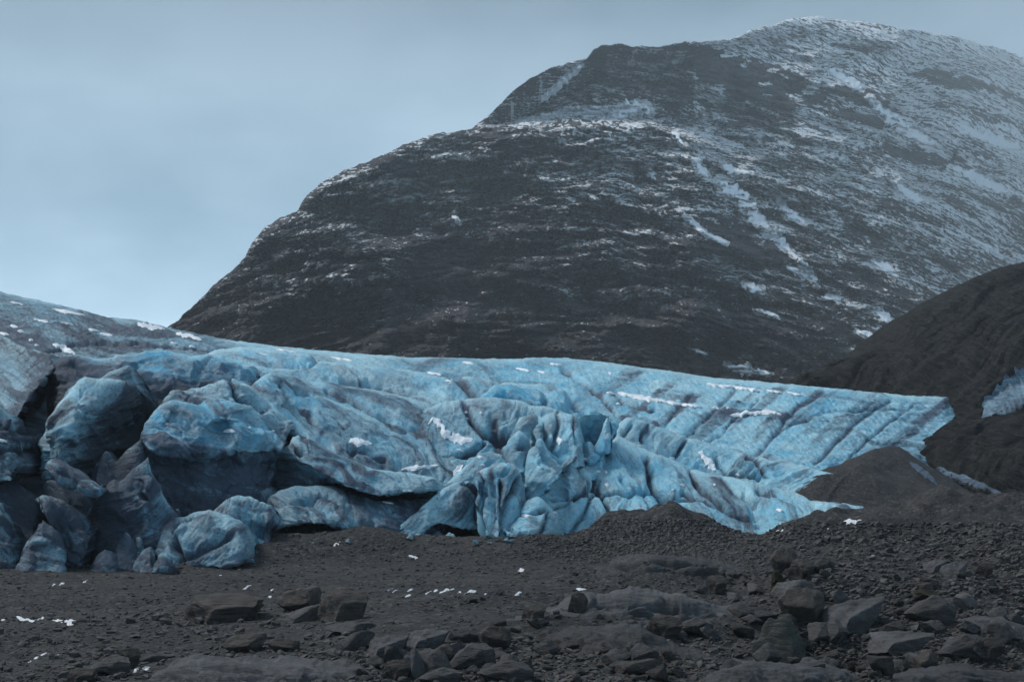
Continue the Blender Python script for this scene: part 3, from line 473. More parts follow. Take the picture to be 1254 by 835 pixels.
def mount_attr(PX, PY, D, dp, dk):
    s = 0.43 + 0.24 * sst(430, 120, PY + 30 * fbm(PX / 90, PY / 50, 8, o=3)) + 0.26 * sst(620, 1150, PX - (PY - 200) * 0.9)
    v = PY - 0.0004 * (PX - 640) ** 2
    s = s + 0.08 * fbm(PX / 60, v / 14, 4.0, o=4) + 0.30 * fbm(PX / 48, v / 9, 14.0, o=4) * sst(700, 950, PX - (PY - 200) * 0.7)
    s = s + 0.30 * sst(95, 55, PY) * sst(820, 900, PX) + 0.25 * np.exp(-((PY - bench(PX) + 12) / 11) ** 2) * sst(590, 650, PX) * sst(900, 800, PX)
    s = s - 0.22 * sst(350, 430, PY) - 0.12 * np.exp(-((PX - 560) / 150) ** 2 - ((PY - 340) / 60) ** 2)
    for cx, cy, rx, ry, h in ((745, 68, 58, 10, 1.1), (905, 90, 90, 20, 1.1), (860, 70, 40, 8, .9), (1052, 118, 30, 12, 1.0), (1070, 148, 40, 8, .9), (1165, 100, 60, 9, .5), (1120, 190, 60, 10, .4), (1200, 140, 50, 7, .4), (1040, 60, 30, 5, .6), (650, 104, 34, 14, .7), (480, 202, 70, 9, .4), (630, 178, 110, 9, .35), (940, 130, 40, 14, .5), (905, 300, 55, 20, .3), (960, 320, 40, 14, .3), (560, 330, 90, 40, .15)):
        r = ((PX - cx) / rx) ** 2 + ((PY - cy - (PX - cx) * 0.22) / ry) ** 2 + 0.9 * fbm(PX / 16, PY / 8, cx, o=3)
        s = s - h * sst(1.4, 0.5, r)
    ph = v / 10.5 + 1.5 * fbm(PX / 85, v / 30, 2.2, o=3); sw = ph - np.floor(ph); s = s + 0.22 * sst(.68, .78, sw) * sst(1.0, .92, sw) - 0.05
    s = np.minimum(s, 0.86) - 0.16 * sst(150, 130, PY) * sst(570, 600, PX) * sst(890, 820, PX) - 0.06 * sst(820, 900, PX) * sst(200, 260, PY)
    for q in DRIFTS:
        q = np.array(q, float); sel = (PX > q[:, 0].min() - 25) & (PX < q[:, 0].max() + 25) & (PY > q[:, 1].min() - 25) & (PY < q[:, 1].max() + 25)
        x, y = PX[sel] + 1.5 * fbm(PX[sel] / 5, PY[sel] / 5, 3.0, o=3), PY[sel] + 1.5 * fbm(PX[sel] / 5, PY[sel] / 5, 9.0, o=3); a = np.zeros(x.shape)
        for p0, p1 in zip(q[:-1], q[1:]):
            d = dist_poly(x, y, [p0[:2], p1[:2]]); wv = (p0[2] + p1[2]) / 2 + 0.6; a = np.maximum(a, sst(1.35, 0.75, d / wv))
        s[sel] = np.maximum(s[sel], s[sel] + 1.6 * a)
    return s, dp, dk
o = loft('mountain', [(120, 470), (160, 440), (205, 401), (238, 373), (261, 350), (288, 329), (302, 312), (311, 294), (326, 279), (345, 268), (365, 258), (372, 245), (380, 235), (395, 223), (418, 212), (441, 202), (468, 189), (500, 175), (530, 164), (555, 161), (576, 159), (585, 153), (597, 142), (615, 124), (628, 112), (643, 100), (655, 92), (665, 86), (690, 79), (718, 72), (726, 62), (735, 57), (759, 54), (780, 57), (803, 57), (825, 54), (848, 51), (875, 50), (892, 48), (914, 40), (940, 31), (970, 23), (997, 20), (1030, 25), (1058, 27), (1080, 30), (1102, 36), (1141, 41), (1175, 46), (1210, 56), (1254, 70), (1500, 90)],
         [(120, 575), (1500, 575)], [(120, 900), (205, 950), (400, 1150), (576, 1350), (640, 1480), (850, 1750), (900, 2100), (1000, 2500), (1100, 2900), (1254, 4700), (1500, 4900)], [(120, 620), (600, 640), (900, 700), (1254, 800), (1500, 850)],
         mat=MOUNT, w=0.12, th=700, amp=3, lam=60, fold=0.0, jag=1.6, smooth=1.5, dfun=mount_depth, afun=mount_attr, step=1.25, seed=70, back=10, dirt=0, band=0)
o['kind'] = 'structure'
MOUNTAIN = o
# layer coordinates that follow the arched beds of the mountain
def restrata(o, k, cx):
    me = o.data; n = len(me.vertices); co = np.empty(n * 3); me.vertices.foreach_get('co', co); co = co.reshape(-1, 3)
    px = co[:, 0] / co[:, 1] * F + CX; py = HY - (co[:, 2] - CH) / co[:, 1] * F
    uv = np.stack([px, py - k * (px - cx) ** 2 + 10 * fbm(px / 90, py / 60, 2, o=3), 0 * px], -1)
    me.attributes['strata'].data.foreach_set('vector', uv.ravel())
restrata(MOUNTAIN, 0.0004, 640)

HILLO = loft('hill', [(940, 492), (975, 470), (984, 463), (1010, 452), (1035, 442), (1071, 424), (1091, 411), (1114, 388), (1130, 377), (1150, 367), (1175, 352), (1193, 341), (1225, 330), (1254, 323), (1400, 285), (1600, 260)], [(940, 590), (1020, 620), (1130, 640), (1254, 670), (1600, 680)],
         [(940, 300), (1100, 360), (1254, 400), (1600, 420)], [(940, 215), (1100, 180), (1254, 140), (1600, 130)], mat=HILL, w=0.15, th=150, amp=2.2, lam=45, fold=0.4, ang=32, bl=8, ridge=0.9, seed=71, step=1.6, smooth=2, jag=1.2,
         dfun=lambda x, y, t: 9 * np.exp(-(dist_poly(x, y, [(1100, 560), (1170, 600), (1254, 650)]) / 12) ** 2))
HILLO['kind'] = 'structure'; restrata(HILLO, -0.0006, 1500)
RIDGE = loft('moraine_ridge', [(920, 625), (940, 604), (960, 594), (980, 586), (1000, 579), (1018, 574), (1028, 570), (1038, 566), (1055, 557), (1071, 550), (1090, 547), (1103, 548), (1120, 560), (1150, 580), (1190, 604), (1230, 628), (1254, 645), (1330, 670)], [(920, 640), (1330, 700)], [(920, 136), (1010, 139), (1100, 160), (1330, 135)], [(920, 124), (1330, 110)],
         mat=GRAVEL, w=0.3, th=6, amp=0.5, lam=8, fold=0.15, ang=25, seed=72, step=2, smooth=4, jag=0.7)
RIDGE['kind'] = 'structure'

print('T', round(time.time() - _t0, 1))
# ------------------------------------------------------------------ ground
MOUNDS = [(800, 112, 2.1, 5.2, 6), (745, 111, 1.1, 5, 5), (850, 111, 1.2, 4, 5), (1065, 106, 2.35, 7.5, 7), (1225, 104, 2.7, 8.5, 7), (985, 106, .8, 4, 5), (1400, 100, 3, 12, 9),
          (345, 105, 0.75, 3.4, 4), (445, 107, 1.1, 3.2, 4), (530, 108, .5, 5, 4), (600, 108, .35, 5, 4), (660, 106, 0.4, 4, 4), (1262, 90, 2.0, 3.0, 6), (245, 99, .5, 5, 3),
          (790, 76, .9, 3, 3), (960, 80, .8, 6, 6), (1100, 74, .7, 5, 5), (560, 60, .35, 4, 4), (780, 62, .5, 4.5, 3)]
def ground_z(X, Y):
    X = np.asarray(X, float); Y = np.asarray(Y, float)
    z = 0.5 * fbm(X / 22, Y / 16, 1.0, o=3) * sst(160, 60, Y) + 0.16 * fbm(X / 4.5, Y / 4.5, 2.0, o=4) - 0.1
    for px, D, h, rx, ry in MOUNDS:
        x0 = (px - CX) / F * D; z = z + h * np.exp(-((X - x0) / rx) ** 2 - ((Y - D) / ry) ** 2) * (1 + 0.18 * fbm(X / 2.6, Y / 2.6, 3.0, o=3))
    px = X / np.maximum(Y, 1) * F + CX
    z = z + 0.75 * np.exp(-((Y - 107) / 4.5) ** 2) * sst(270, 340, px) * sst(720, 640, px)
    rough = sst(560, 760, px) * sst(98, 84, Y) * sst(40, 50, Y)
    z = z + rough * (0.40 * ridged(X / 6, Y / 5, 4.0, o=4) - 0.2)
    return z
rows = np.concatenate([np.linspace(-80, 40, 50)[:-1], np.geomspace(40, 135, 420)[:-1], np.geomspace(135, 5200, 90)])
cols = np.concatenate([np.linspace(-2500, -150, 40)[:-1], np.arange(-150, 1420, 1.6), np.linspace(1420, 3800, 40)])
YY, PP = np.meshgrid(rows, cols, indexing='ij'); XX = (PP - CX) / F * np.maximum(YY, 35)
ZZ = ground_z(XX, YY)
ground = make('ground', np.stack([XX, YY, ZZ], -1).reshape(-1, 3), gridfaces(len(rows), len(cols))[:, ::-1], GRAVEL)
ground['kind'] = 'structure'
_sel = (rows >= 38) & (rows <= 126)
def ray_ground(px, py):
    """distance at which the sight line of a photo pixel meets the ground (the columns of the ground grid are sight planes)"""
    px = np.atleast_1d(px).astype(float); py = np.atleast_1d(py).astype(float); D = rows[_sel]; Zs = ZZ[_sel]
    c = np.clip(np.searchsorted(cols, px) - 1, 0, len(cols) - 2); f = (px - cols[c]) / (cols[c + 1] - cols[c])
    out = np.empty(len(px))
    for a in range(0, len(px), 4000):
        b = slice(a, a + 4000); g = Zs[:, c[b]] * (1 - f[b]) + Zs[:, c[b] + 1] * f[b]
        d = CH + (HY - py[b])[None] / F * D[:, None] - g; hit = d <= 0; i = np.argmax(hit, 0); i[~hit.any(0)] = len(D) - 1; i = np.maximum(i, 1)
        k = np.arange(len(i)); d0, d1 = d[i - 1, k], d[i, k]; t = np.clip(d0 / (d0 - d1 + 1e-9), 0, 1); out[b] = D[i - 1] + (D[i] - D[i - 1]) * t
    return out

print('T', round(time.time() - _t0, 1))
# ------------------------------------------------------------------ rocks
import bmesh
def rock_mesh(name, seed, sub, flat, mat, cuts=12, rough=0.05, elong=1.0):
    r = np.random.default_rng(seed); bm = bmesh.new(); bmesh.ops.create_icosphere(bm, subdivisions=sub, radius=1)
    V = np.array([v.co for v in bm.verts])
    for i in range(cuts):
        n = r.normal(size=3); n[2] *= 0.8 if i % 3 else 2.2; n /= np.linalg.norm(n); d = r.uniform(0.38, 0.8); k = V @ n
        V = V - n[None] * np.maximum(0, k - d)[:, None] * 0.96
    V *= np.array([elong, 1.0, flat]); V += (rough * fbm(V[:, 0] * 2.5 + seed, V[:, 1] * 2.5, V[:, 2] * 4.5, o=4))[:, None] * V / (np.linalg.norm(V, axis=1, keepdims=True) + 1e-6)
    m = V.max(0); n_ = V.min(0); V = (V - (m + n_) / 2) / (m - n_).max() * 2
    F_ = np.array([[v.index for v in f.verts] for f in bm.faces]); bm.free()
    return V, F_
def mk(name, seed, sub, flat, mat, smooth=False, **k):
    V, F_ = rock_mesh(name, seed, sub, flat, mat, **k); o = make(name, V, F_, mat, smooth=smooth); COL.objects.unlink(o); return o.data, V
def put(me, V, name, px, py, wpx, hpx, yaw, tilt=(0, 0), D=None, sink=0.25, depth=0.9):
    """seat a rock on the ground: px,py is its foot centre, wpx and hpx its seen width and height in photo pixels"""
    D = float(ray_ground(px, py)[0]) if D is None else D
    w = wpx / F * D; h = hpx / F * D
    o = bpy.data.objects.new(name, me); COL.objects.link(o)
    ext = V.max(0) - V.min(0)
    sz = h * (1 + sink) / ext[2]; sx = w / ext[0]; sy = w * depth / ext[1]
    x = (px - CX) / F * D; y = D + w * depth * 0.35
    o.scale = (sx, sy, sz); o.rotation_euler = (tilt[0], tilt[1], yaw); o.location = (x, y, float(ground_z(x, y)) + h * 0.5 - h * sink * 0.5)
    return o
BIG = [mk('boulder', 100 + i, 5, f, m_, smooth=True, cuts=c, rough=.06, elong=e) for i, (f, m_, c, e) in enumerate([(0.75, ROCKG, 14, 1.3), (0.6, ROCKB, 12, 1.5), (0.85, ROCKE, 26, 1.1), (0.4, ROCKG, 12, 1.7), (0.9, ROCKB, 16, 1.0), (0.3, ROCKL, 12, 2.0), (0.7, ROCKY, 14, 1.2), (0.55, ROCKL, 12, 1.5)])]
def boulder(label, k, px, py, w, h, yaw=0.0, tilt=(0, 0), group=None, name='boulder', cat='boulder', **kw):
    return tag(put(BIG[k][0], BIG[k][1], name, px, py, w, h, yaw, tilt, **dict(dict(sink=.4), **kw)), label, cat, group)
for a in [
    ('big dark angular boulder, right half of the boulder pair on the gravel flat', 4, 418, 760, 62, 40, .3, (0, .1)),
    ('jagged dark boulder, left half of the boulder pair on the gravel flat', 1, 365, 748, 58, 28, 0.2, (.1, -.2)),
    ('flat tilted slab leaning at the foot of the dark boulder pair', 3, 372, 761, 72, 16, .1, (0, -.2)),
    ('low brown boulder half sunk in gravel left of the dark boulder pair', 4, 268, 763, 100, 32, 0.2, (0, 0)),
    ('grey rounded boulder at the bottom left beside a snow scrap', 0, 130, 828, 52, 24, .2, (0, 0)),
    ('dark block wedged behind the bottom left rounded boulder', 4, 152, 818, 32, 24, .8, (0, 0)),
    ('small dark block in the bottom left corner rubble', 4, 96, 836, 36, 18, .3, (0, 0)),
    ('low dark flat stone above the bottom left bedrock slab', 3, 180, 812, 42, 10, 0, (0, 0)),
    ('pointed dark stone left of the wedge-shaped rock', 1, 296, 799, 58, 22, .1, (0, -.15)),
    ('dark angular stone above the bottom left bedrock slab', 1, 345, 798, 44, 16, .4, (0, .1)),
    ('wedge-shaped rock with a pale sloping top', 3, 432, 797, 56, 20, .1, (0, -.32)),
    ('long pale flat slab in front of the dark boulder pair', 5, 428, 776, 70, 13, 0, (0, .05)),
    ('small black round boulder on the middle gravel', 4, 654, 758, 30, 17, .3, (0, 0)),
    ('upright dark boulder beside the central bedrock outcrop', 4, 706, 752, 26, 26, .9, (0, 0)),
    ('black cubic rock on the ledges below the rubble pile', 4, 877, 727, 30, 20, .3, (0, 0)),
    ('small grey rock left of the black cubic rock', 0, 858, 727, 16, 13, .3, (0, 0)),
    ('dark squat boulder beside the striated bedrock dome', 4, 812, 782, 46, 26, .5, (.1, 0)),
    ('round-topped dark boulder between the dome and the green-grey boulder', 0, 850, 782, 44, 20, .2, (0, 0)),
    ('broad green-grey boulder, largest in the right rubble field', 2, 952, 812, 74, 52, .4, (0, 0)),
    ('brown blocky boulder above the green-grey boulder', 1, 985, 768, 62, 40, .1, (0, .05)),
    ('grey ribbed rock to the right of the brown blocky boulder', 7, 1052, 776, 76, 34, .1, (0, -.12)),
    ('dark rounded boulder in the middle of the right rubble', 0, 1142, 768, 56, 34, .2, (0, .05)),
    ('low arched rock with a rusty underside', 7, 1108, 802, 80, 22, .05, (0, .05)),
    ('dark upright block at the right edge below the striated slab', 4, 1212, 812, 40, 24, .3, (0, 0)),
    ('smooth grey wedge rock left of the dark upright block', 0, 1182, 812, 56, 30, .3, (0, -.1)),
    ('brown mottled boulder at the upper left of the right rubble field', 1, 962, 702, 36, 28, .3, (0, 0)),
    ('dark boulder touching the brown mottled boulder', 4, 981, 709, 34, 22, .6, (0, 0)),
    ('pale pitted boulder in the upper right rubble', 0, 1008, 702, 26, 20, .3, (0, 0)),
    ('small yellow lichen stone in the right rubble', 6, 953, 717, 17, 15, .1, (0, 0)),
    ('low olive tinted rock in the middle of the right rubble', 6, 1137, 738, 34, 11, .1, (0, 0)),
    ('light grey block at the back of the right rubble', 7, 1148, 700, 28, 14, .2, (0, 0)),
    ('bluish grey blocky rock beside the light grey block', 7, 1172, 708, 32, 20, .5, (0, 0)),
    ('dark squarish boulder alone at the far right of the rubble', 4, 1206, 706, 22, 15, .5, (0, 0)),
    ('long dark flat rock left of the pale pitted boulder', 3, 976, 732, 56, 18, .1, (0, .06)),
    ('steep slab of grey rock standing up in the bottom centre blocks', 7, 510, 832, 32, 36, .2, (.1, -.7)),
    ('flat-topped overhanging block at the left end of the bottom centre rocks', 7, 474, 806, 52, 26, .1, (0, 0)),
    ('pale blocky rock at the top of the bottom centre rocks', 7, 522, 798, 52, 26, .1, (0, .08)),
    ('rounded pale rock right of the steep slab', 0, 563, 788, 44, 18, .1, (0, .05)),
    ('leaf shaped grey rock below the rounded pale rock', 3, 552, 805, 36, 16, .1, (0, -.2)),
    ('large tilted grey rock in the bottom centre rocks', 0, 574, 822, 60, 32, .3, (0, -.25)),
    ('brown angular block behind the large tilted grey rock', 1, 606, 795, 44, 28, .5, (0, .2)),
    ('low grey rock at the lower edge right of the steep slab', 0, 536, 839, 50, 18, .5, (0, 0)),
    ('squarish dark rock at the lower edge of the bottom centre rocks', 4, 484, 832, 36, 22, .5, (0, 0)),
    ('smooth grey boulder at the lower edge, centre right', 0, 617, 838, 66, 26, .2, (0, .05)),
]:
    lab, k, px, py, w, h, yaw, tl = a; boulder(lab, k, px, py, w, h, yaw, tl)

# bedrock outcrops: broad and low, built as their own lofted masses
def slab(label, top, foot, deep_, **k):
    d = dict(mat=ROCKL, w=0.5, th=2.5, er=0.8, ew=30, amp=0.26, lam=1.5, fold=0.22, ang=-6, bl=6, smooth=2, jag=1.6, back=6); d.update(k)
    xs = np.linspace(foot[0][0], foot[-1][0], 14); ys = poly(foot, xs); dd = ray_ground(xs, ys); dd = np.convolve(np.pad(dd, 2, mode='edge'), np.ones(5) / 5, 'valid')
    Db = list(zip(xs, dd)); Dt = list(zip(xs, dd + deep_)); bt = [(x, y + 12) for x, y in foot]
    return tag(loft('bedrock_slab', top, bt, Dt, Db, **d), label, 'rock slab')
slab('smooth striated bedrock dome in the lower centre', [(662, 786), (680, 776), (705, 768), (735, 764), (765, 763), (785, 765), (800, 775), (822, 787), (850, 797), (880, 803), (905, 810)], [(662, 792), (720, 800), (800, 812), (905, 822)], 3.2, seed=80, ang=-12)
slab('long pale bedrock slab at the bottom left with snow at its edge', [(165, 836), (190, 822), (215, 812), (250, 808), (300, 810), (350, 812), (400, 814), (440, 822), (470, 832)], [(165, 842), (470, 842)], 2.4, seed=81, er=.8)
slab('stepped bedrock outcrop above the smooth dome', [(664, 752), (700, 733), (722, 728), (745, 731), (770, 722), (800, 723), (840, 728), (880, 742), (910, 748)], [(664, 758), (790, 764), (910, 760)], 4, seed=82, cracks=[([(730, 735), (760, 750), (800, 752)], 3, .4), ([(700, 745), (760, 738), (830, 745)], 3, .3)])
slab('low bedrock ledges below the central rubble pile', [(730, 700), (760, 684), (800, 678), (840, 681), (880, 688), (915, 700), (935, 712)], [(730, 706), (935, 720)], 5, seed=83, cracks=[([(740, 695), (800, 690), (880, 696)], 2.5, .4), ([(760, 704), (900, 706)], 2.5, .4)])
slab('striated curved slab at the right edge of the rubble', [(1172, 768), (1182, 760), (1200, 756), (1222, 757), (1245, 764), (1275, 776), (1300, 790)], [(1172, 778), (1300, 798)], 2.2, seed=84)
slab('wide pale bedrock at the bottom right corner', [(1040, 842), (1080, 832), (1130, 824), (1180, 820), (1230, 821), (1300, 824)], [(1040, 848), (1300, 848)], 2, seed=85, er=.8)
slab('low grey bedrock strip right of the bottom centre', [(850, 836), (885, 818), (930, 808), (985, 812), (1030, 820), (1060, 836)], [(850, 843), (1060, 843)], 2, seed=86)
slab('thin grey slab lying on the gravel left of the outcrop', [(575, 768), (600, 758), (640, 757), (680, 762), (700, 772)], [(575, 772), (700, 776)], 2.5, seed=87)

# smaller countable rocks: copies of a few shapes
SM = [mk('rock', 200 + i, 4, [0.7, 0.5, 0.85, 0.35, 0.6, .75][i], [ROCKG, ROCKB, ROCKG, ROCKG, ROCKB, ROCKL][i], smooth=True, cuts=[14, 12, 16, 10, 13, 12][i], rough=.06, elong=[1.2, 1.5, 1.0, 1.8, 1.4, 1.2][i]) for i in range(6)]
REG = [  # count, x0,x1,y0,y1, min,max width px, label, group
    (150, 900, 1252, 700, 834, 12, 38, 'one of the many dark angular rocks packed over the right foreground rubble field', 'rocks of the right foreground rubble field'),
    (96, 440, 860, 780, 838, 14, 44, 'one of the loose grey rocks jumbled along the bottom centre edge', 'rocks jumbled at the bottom centre'),
    (30, 560, 900, 700, 790, 10, 24, 'one of the dark stones scattered among the central bedrock ledges', 'stones among the bedrock ledges'),
    (16, 20, 330, 775, 832, 9, 22, 'one of the dark stones scattered on the lower left gravel', 'stones on the lower left gravel')]
rr = random.Random(3)
for n, x0, x1, y0, y1, w0, w1, lab, grp in REG:
    for i in range(n):
        px = rr.uniform(x0, x1); py = y0 + (y1 - y0) * rr.random() ** 0.8; f = (py - y0) / (y1 - y0)
        w = (w0 + (w1 - w0) * rr.random() ** 2.2) * (0.65 + 0.5 * f); k = rr.randrange(6)
        tag(put(SM[k][0], SM[k][1], 'rock', px, py, w, w * rr.uniform(.35, .75), rr.uniform(-.5, .5), (rr.uniform(-.3, .3), rr.uniform(-.35, .35)), sink=.35), lab, 'rock', grp)

print('T', round(time.time() - _t0, 1))
CH_M = [(lambda me: (me.materials.clear(), me.materials.append(ICE), me)[2])(SM[i][0].copy()) for i in (0, 2, 4)]
for me_ in CH_M:
    q_ = me_.attributes.new('mask', 'FLOAT_COLOR', 'POINT'); q_.data.foreach_set('color', np.tile([0.62, .2, .1, 1.0], len(me_.vertices)))
for i in range(34):
    px = rr.uniform(104, 200) if i < 22 else rr.choice([rr.uniform(330, 480), rr.uniform(500, 640)]); py = rr.uniform(680, 702) if i < 22 else rr.uniform(656, 668); w = rr.uniform(4, 11)
    tag(put(CH_M[i % 3], SM[(0, 2, 4)[i % 3]][1], 'ice_chunk', px, py, w, w * rr.uniform(.4, .8), rr.uniform(-2, 2), (0, rr.uniform(-.3, .3)), sink=.3), 'small fallen chunk of ice lying on the gravel at the foot of the glacier', 'ice chunk', 'fallen ice chunks at the foot of the glacier')
# gravel and rubble nobody could count
def scatter(name, n, fn, size, label, seed, mat=STONES, sub=1):
    r = np.random.default_rng(seed); protos = [rock_mesh('g', seed + 31 * i, sub, f, None, cuts=9, rough=.05, elong=e) for i, (f, e) in enumerate([(.7, 1.2), (.5, 1.5), (.85, 1), (.6, 1.3), (.45, 1.7)])]
    px, py = fn(r, n); D = ray_ground(px, py); ok = D < 122; px, py, D = px[ok], py[ok], D[ok]; n = len(px)
    s = (size[0] + (size[1] - size[0]) * r.random(n) ** 3) / F * D * 0.5
    X = (px - CX) / F * D; Z = ground_z(X, D) + s * 0.15; VV, FF, off = [], [], 0
    for k, (V, F_) in enumerate(protos):
        idx = np.arange(n)[k::len(protos)]; m = len(idx); yaw = r.random(m) * 6.28; tl = r.normal(size=m) * .3
        c, sn = np.cos(yaw), np.sin(yaw); v = V[None] * s[idx][:, None, None]
        x = v[..., 0] * c[:, None] - v[..., 1] * sn[:, None]; y = v[..., 0] * sn[:, None] + v[..., 1] * c[:, None]; z = v[..., 2] + x * tl[:, None]
        VV.append(np.stack([x + X[idx][:, None], y + D[idx][:, None], z + Z[idx][:, None]], -1).reshape(-1, 3))
        FF.append((F_[None] + (np.arange(m) * len(V))[:, None, None]).reshape(-1, 3) + off); off += m * len(V)
    o = make(name, np.concatenate(VV), np.concatenate(FF), mat, smooth=False)
    return tag(o, label, name.replace('_', ' '), kind='stuff')
scatter('rubble', 1500, lambda r, n: (r.uniform(-40, 480, n), 842 - 90 * r.random(n) ** 1.6), (2.5, 17.0), 'scattered broken stones on the lower left gravel', 304)
scatter('gravel', 16000, lambda r, n: (r.uniform(-60, 1310, n), 640 + 205 * r.random(n) ** 0.9), (1.6, 7.0), 'dark grey gravel and pebbles covering the valley floor before the glacier', 300)
scatter('rubble', 6500, lambda r, n: (r.normal(810, 75, n), 690 - 55 * r.random(n)), (2.2, 8.0), 'dark broken stones heaped in the pile against the blue ice front', 301)
scatter('rubble', 9000, lambda r, n: (1290 - 330 * r.random(n) ** 1.3 + r.normal(0, 40, n), 640 + 200 * r.random(n)), (2.5, 13.0), 'rough stones filling the gaps of the right foreground boulder field', 302)
scatter('rubble', 5000, lambda r, n: (r.normal(630, 160, n), 842 - 60 * r.random(n) ** 1.2), (2.5, 16.0), 'small broken stones between the bottom centre rocks', 303)

print('T', round(time.time() - _t0, 1))
# ------------------------------------------------------------------ snow and ice lying on surfaces
def bvh(objs):
    V, Fc, off = [], [], 0
    for o in objs:
        me = o.data; n = len(me.vertices); co = np.empty(n * 3); me.vertices.foreach_get('co', co)
        V.append(co.reshape(-1, 3)); Fc += [tuple(i + off for i in p.vertices) for p in me.polygons if len(p.vertices) == 4]; off += n
    return BVHTree.FromPolygons([Vector(v) for v in np.concatenate(V)], Fc)
ICEB = bvh([o for o in bpy.data.objects if o.type == 'MESH' and (o.parent == glacier)])
MTB = bvh([MOUNTAIN]); HLB = bvh([HILLO, RIDGE])
def patch(label, pts, surf, group=None, name='snow_patch', cat='snow patch', mat=None, th=None, wob=0.35, seed=0, attrs=None):
    """a shallow drift following a centre line (px, py, half width), laid on the surface under it, with a rounded top and a buried underside"""
    P = np.array(pts, float); seg = np.hypot(*np.diff(P[:, :2], axis=0).T); L = np.r_[0, np.cumsum(seg)]
    N = max(8, int(L[-1] / 1.1)); M = 11; s = np.linspace(0, L[-1], N); x = np.interp(s, L, P[:, 0]); y = np.interp(s, L, P[:, 1]); w = np.interp(s, L, P[:, 2])
    e = np.minimum(s, L[-1] - s) / max(1e-3, min(L[-1] / 2, 2.5 * w.max())); w = w * np.sqrt(np.clip(1 - (1 - np.clip(e, 0, 1)) ** 2, 0.02, 1))
    tx, ty = np.gradient(x), np.gradient(y); l = np.hypot(tx, ty) + 1e-6; nx, ny = -ty / l, tx / l
    v = np.linspace(-1, 1, M)
    wu = w * (1 + wob * 1.6 * fbm(s / 5.0 + seed * 13, 0.5, seed, o=4)); wd = w * (1 + wob * 1.6 * fbm(s / 5.0 + seed * 29, 7.5, seed, o=4))
    W = np.where(v[None] < 0, wu[:, None], wd[:, None]) * v[None]
    PX = x[:, None] + nx[:, None] * W; PY = y[:, None] + ny[:, None] * W
    DD = np.full(PX.shape, np.nan); NN = np.zeros(PX.shape + (3,))
    o0 = Vector((0, 0, CH))
    for i in range(N):
        for j in range(M):
            if surf == 'ground': DD[i, j] = 0; continue
            d = Vector(((PX[i, j] - CX) / F, 1.0, (HY - PY[i, j]) / F)); h = surf.ray_cast(o0, d)
            if h[0] is not None: DD[i, j] = h[0].y; NN[i, j] = h[1] if h[1].dot(d) < 0 else -h[1]
    if surf == 'ground':
        DD = ray_ground(PX.ravel(), PY.ravel()).reshape(PX.shape); NN[..., 2] = 1
    med = np.nanmedian(DD)
    if np.isnan(med): return None
    DD = np.where(np.isnan(DD), med, DD)
    lo = np.array([np.median(DD[max(0, i - 4):i + 5]) for i in range(N)])[:, None]; DD = np.clip(DD, lo * 0.975, lo * 1.025) if surf is not MTB else DD
    if surf != 'ground':
        q = np.pad(DD, ((4, 4), (0, 0)), mode='edge'); DD = np.minimum(DD, sum(q[i:i + N] for i in range(9)) / 9) if surf is not MTB else (lambda r: sum(r[:, i:i + M] for i in range(5)) / 5 - 2.5)(np.pad(sum(q[i:i + N] for i in range(9)) / 9, ((0, 0), (2, 2)), mode='edge'))
    T = (th if th else (0.0026 if surf is MTB else 0.001)) * med; dome = (1 - np.abs(v)[None] ** 4) * np.clip(e, 0, 1)[:, None] ** .5
    B = np.stack([(PX - CX) / F * DD, DD, CH + (HY - PY) / F * DD], -1)
    up = np.array([0, -0.85, 0.5]) if surf is MTB else np.array([0, -0.55, 0.83]) if surf != 'ground' else np.array([0, -.2, .98])
    topv = B + up * (T * (dome * (0.35 if surf is MTB else 1.0) + 0.12))[..., None]; botv = B - up * T * 1.2
    V = np.concatenate([topv.reshape(-1, 3), botv.reshape(-1, 3)]); f = gridfaces(N, M); n = N * M
    rim = [r * M for r in range(N)] + [(N - 1) * M + c for c in range(1, M)] + [r * M + M - 1 for r in range(N - 2, -1, -1)] + [c for c in range(M - 2, 0, -1)]
    rim = np.array(rim); r2 = np.roll(rim, -1); side = np.stack([rim, r2, r2 + n, rim + n], -1)
    kw = {}
    if attrs: kw = dict(attrs=np.tile(np.array(attrs, float), (2 * n, 1)), uv=np.tile(np.stack([PX / 14, PY / 14, 0 * PX], -1).reshape(-1, 3), (2, 1)))
    o = make(name, V, np.concatenate([f, f[:, ::-1] + n, side]), mat or SNOW, smooth=True, **kw)
    return tag(o, label, cat, group)
SNOWM = snow_material(0.95); SNOWM.name = 'mountain_snow'
mt = lambda lab, pts, g=None, **k: patch(lab, pts, MTB, g, mat=SNOWM, wob=.48, **k)
mt('long snow streak filling the gully down the middle of the mountain', [(882, 222, 5), (892, 231, 9), (908, 243, 8), (922, 262, 7), (942, 284, 6), (958, 298, 5), (972, 313, 2.5), (985, 325, 4), (997, 340, 5), (999, 347, 3)], seed=1)
mt('short snow spur branching off the foot of the long gully streak', [(965, 327, 2), (978, 333, 3), (990, 338, 3)], seed=2)
mt('hook-shaped snow patch right of the top of the long gully streak', [(950, 243, 3), (957, 250, 6), (966, 262, 4), (986, 272, 2)], seed=3)
mt('thin slanting snow line left of the long gully streak', [(838, 262, 2), (848, 272, 3), (862, 285, 2), (890, 298, 2)], seed=4)
mt('narrow snow strip above the thin slanting line, high on the gully wall', [(822, 161, 2), (829, 168, 3.5), (838, 178, 2)], seed=5)
mt('curved snow patch just above the head of the long gully streak', [(846, 192, 3), (853, 198, 5), (860, 210, 4), (868, 218, 2)], seed=6)
mt('small snow patch pointing right beside the head of the long gully streak', [(884, 203, 3), (895, 208, 4), (918, 212, 2)], seed=7)
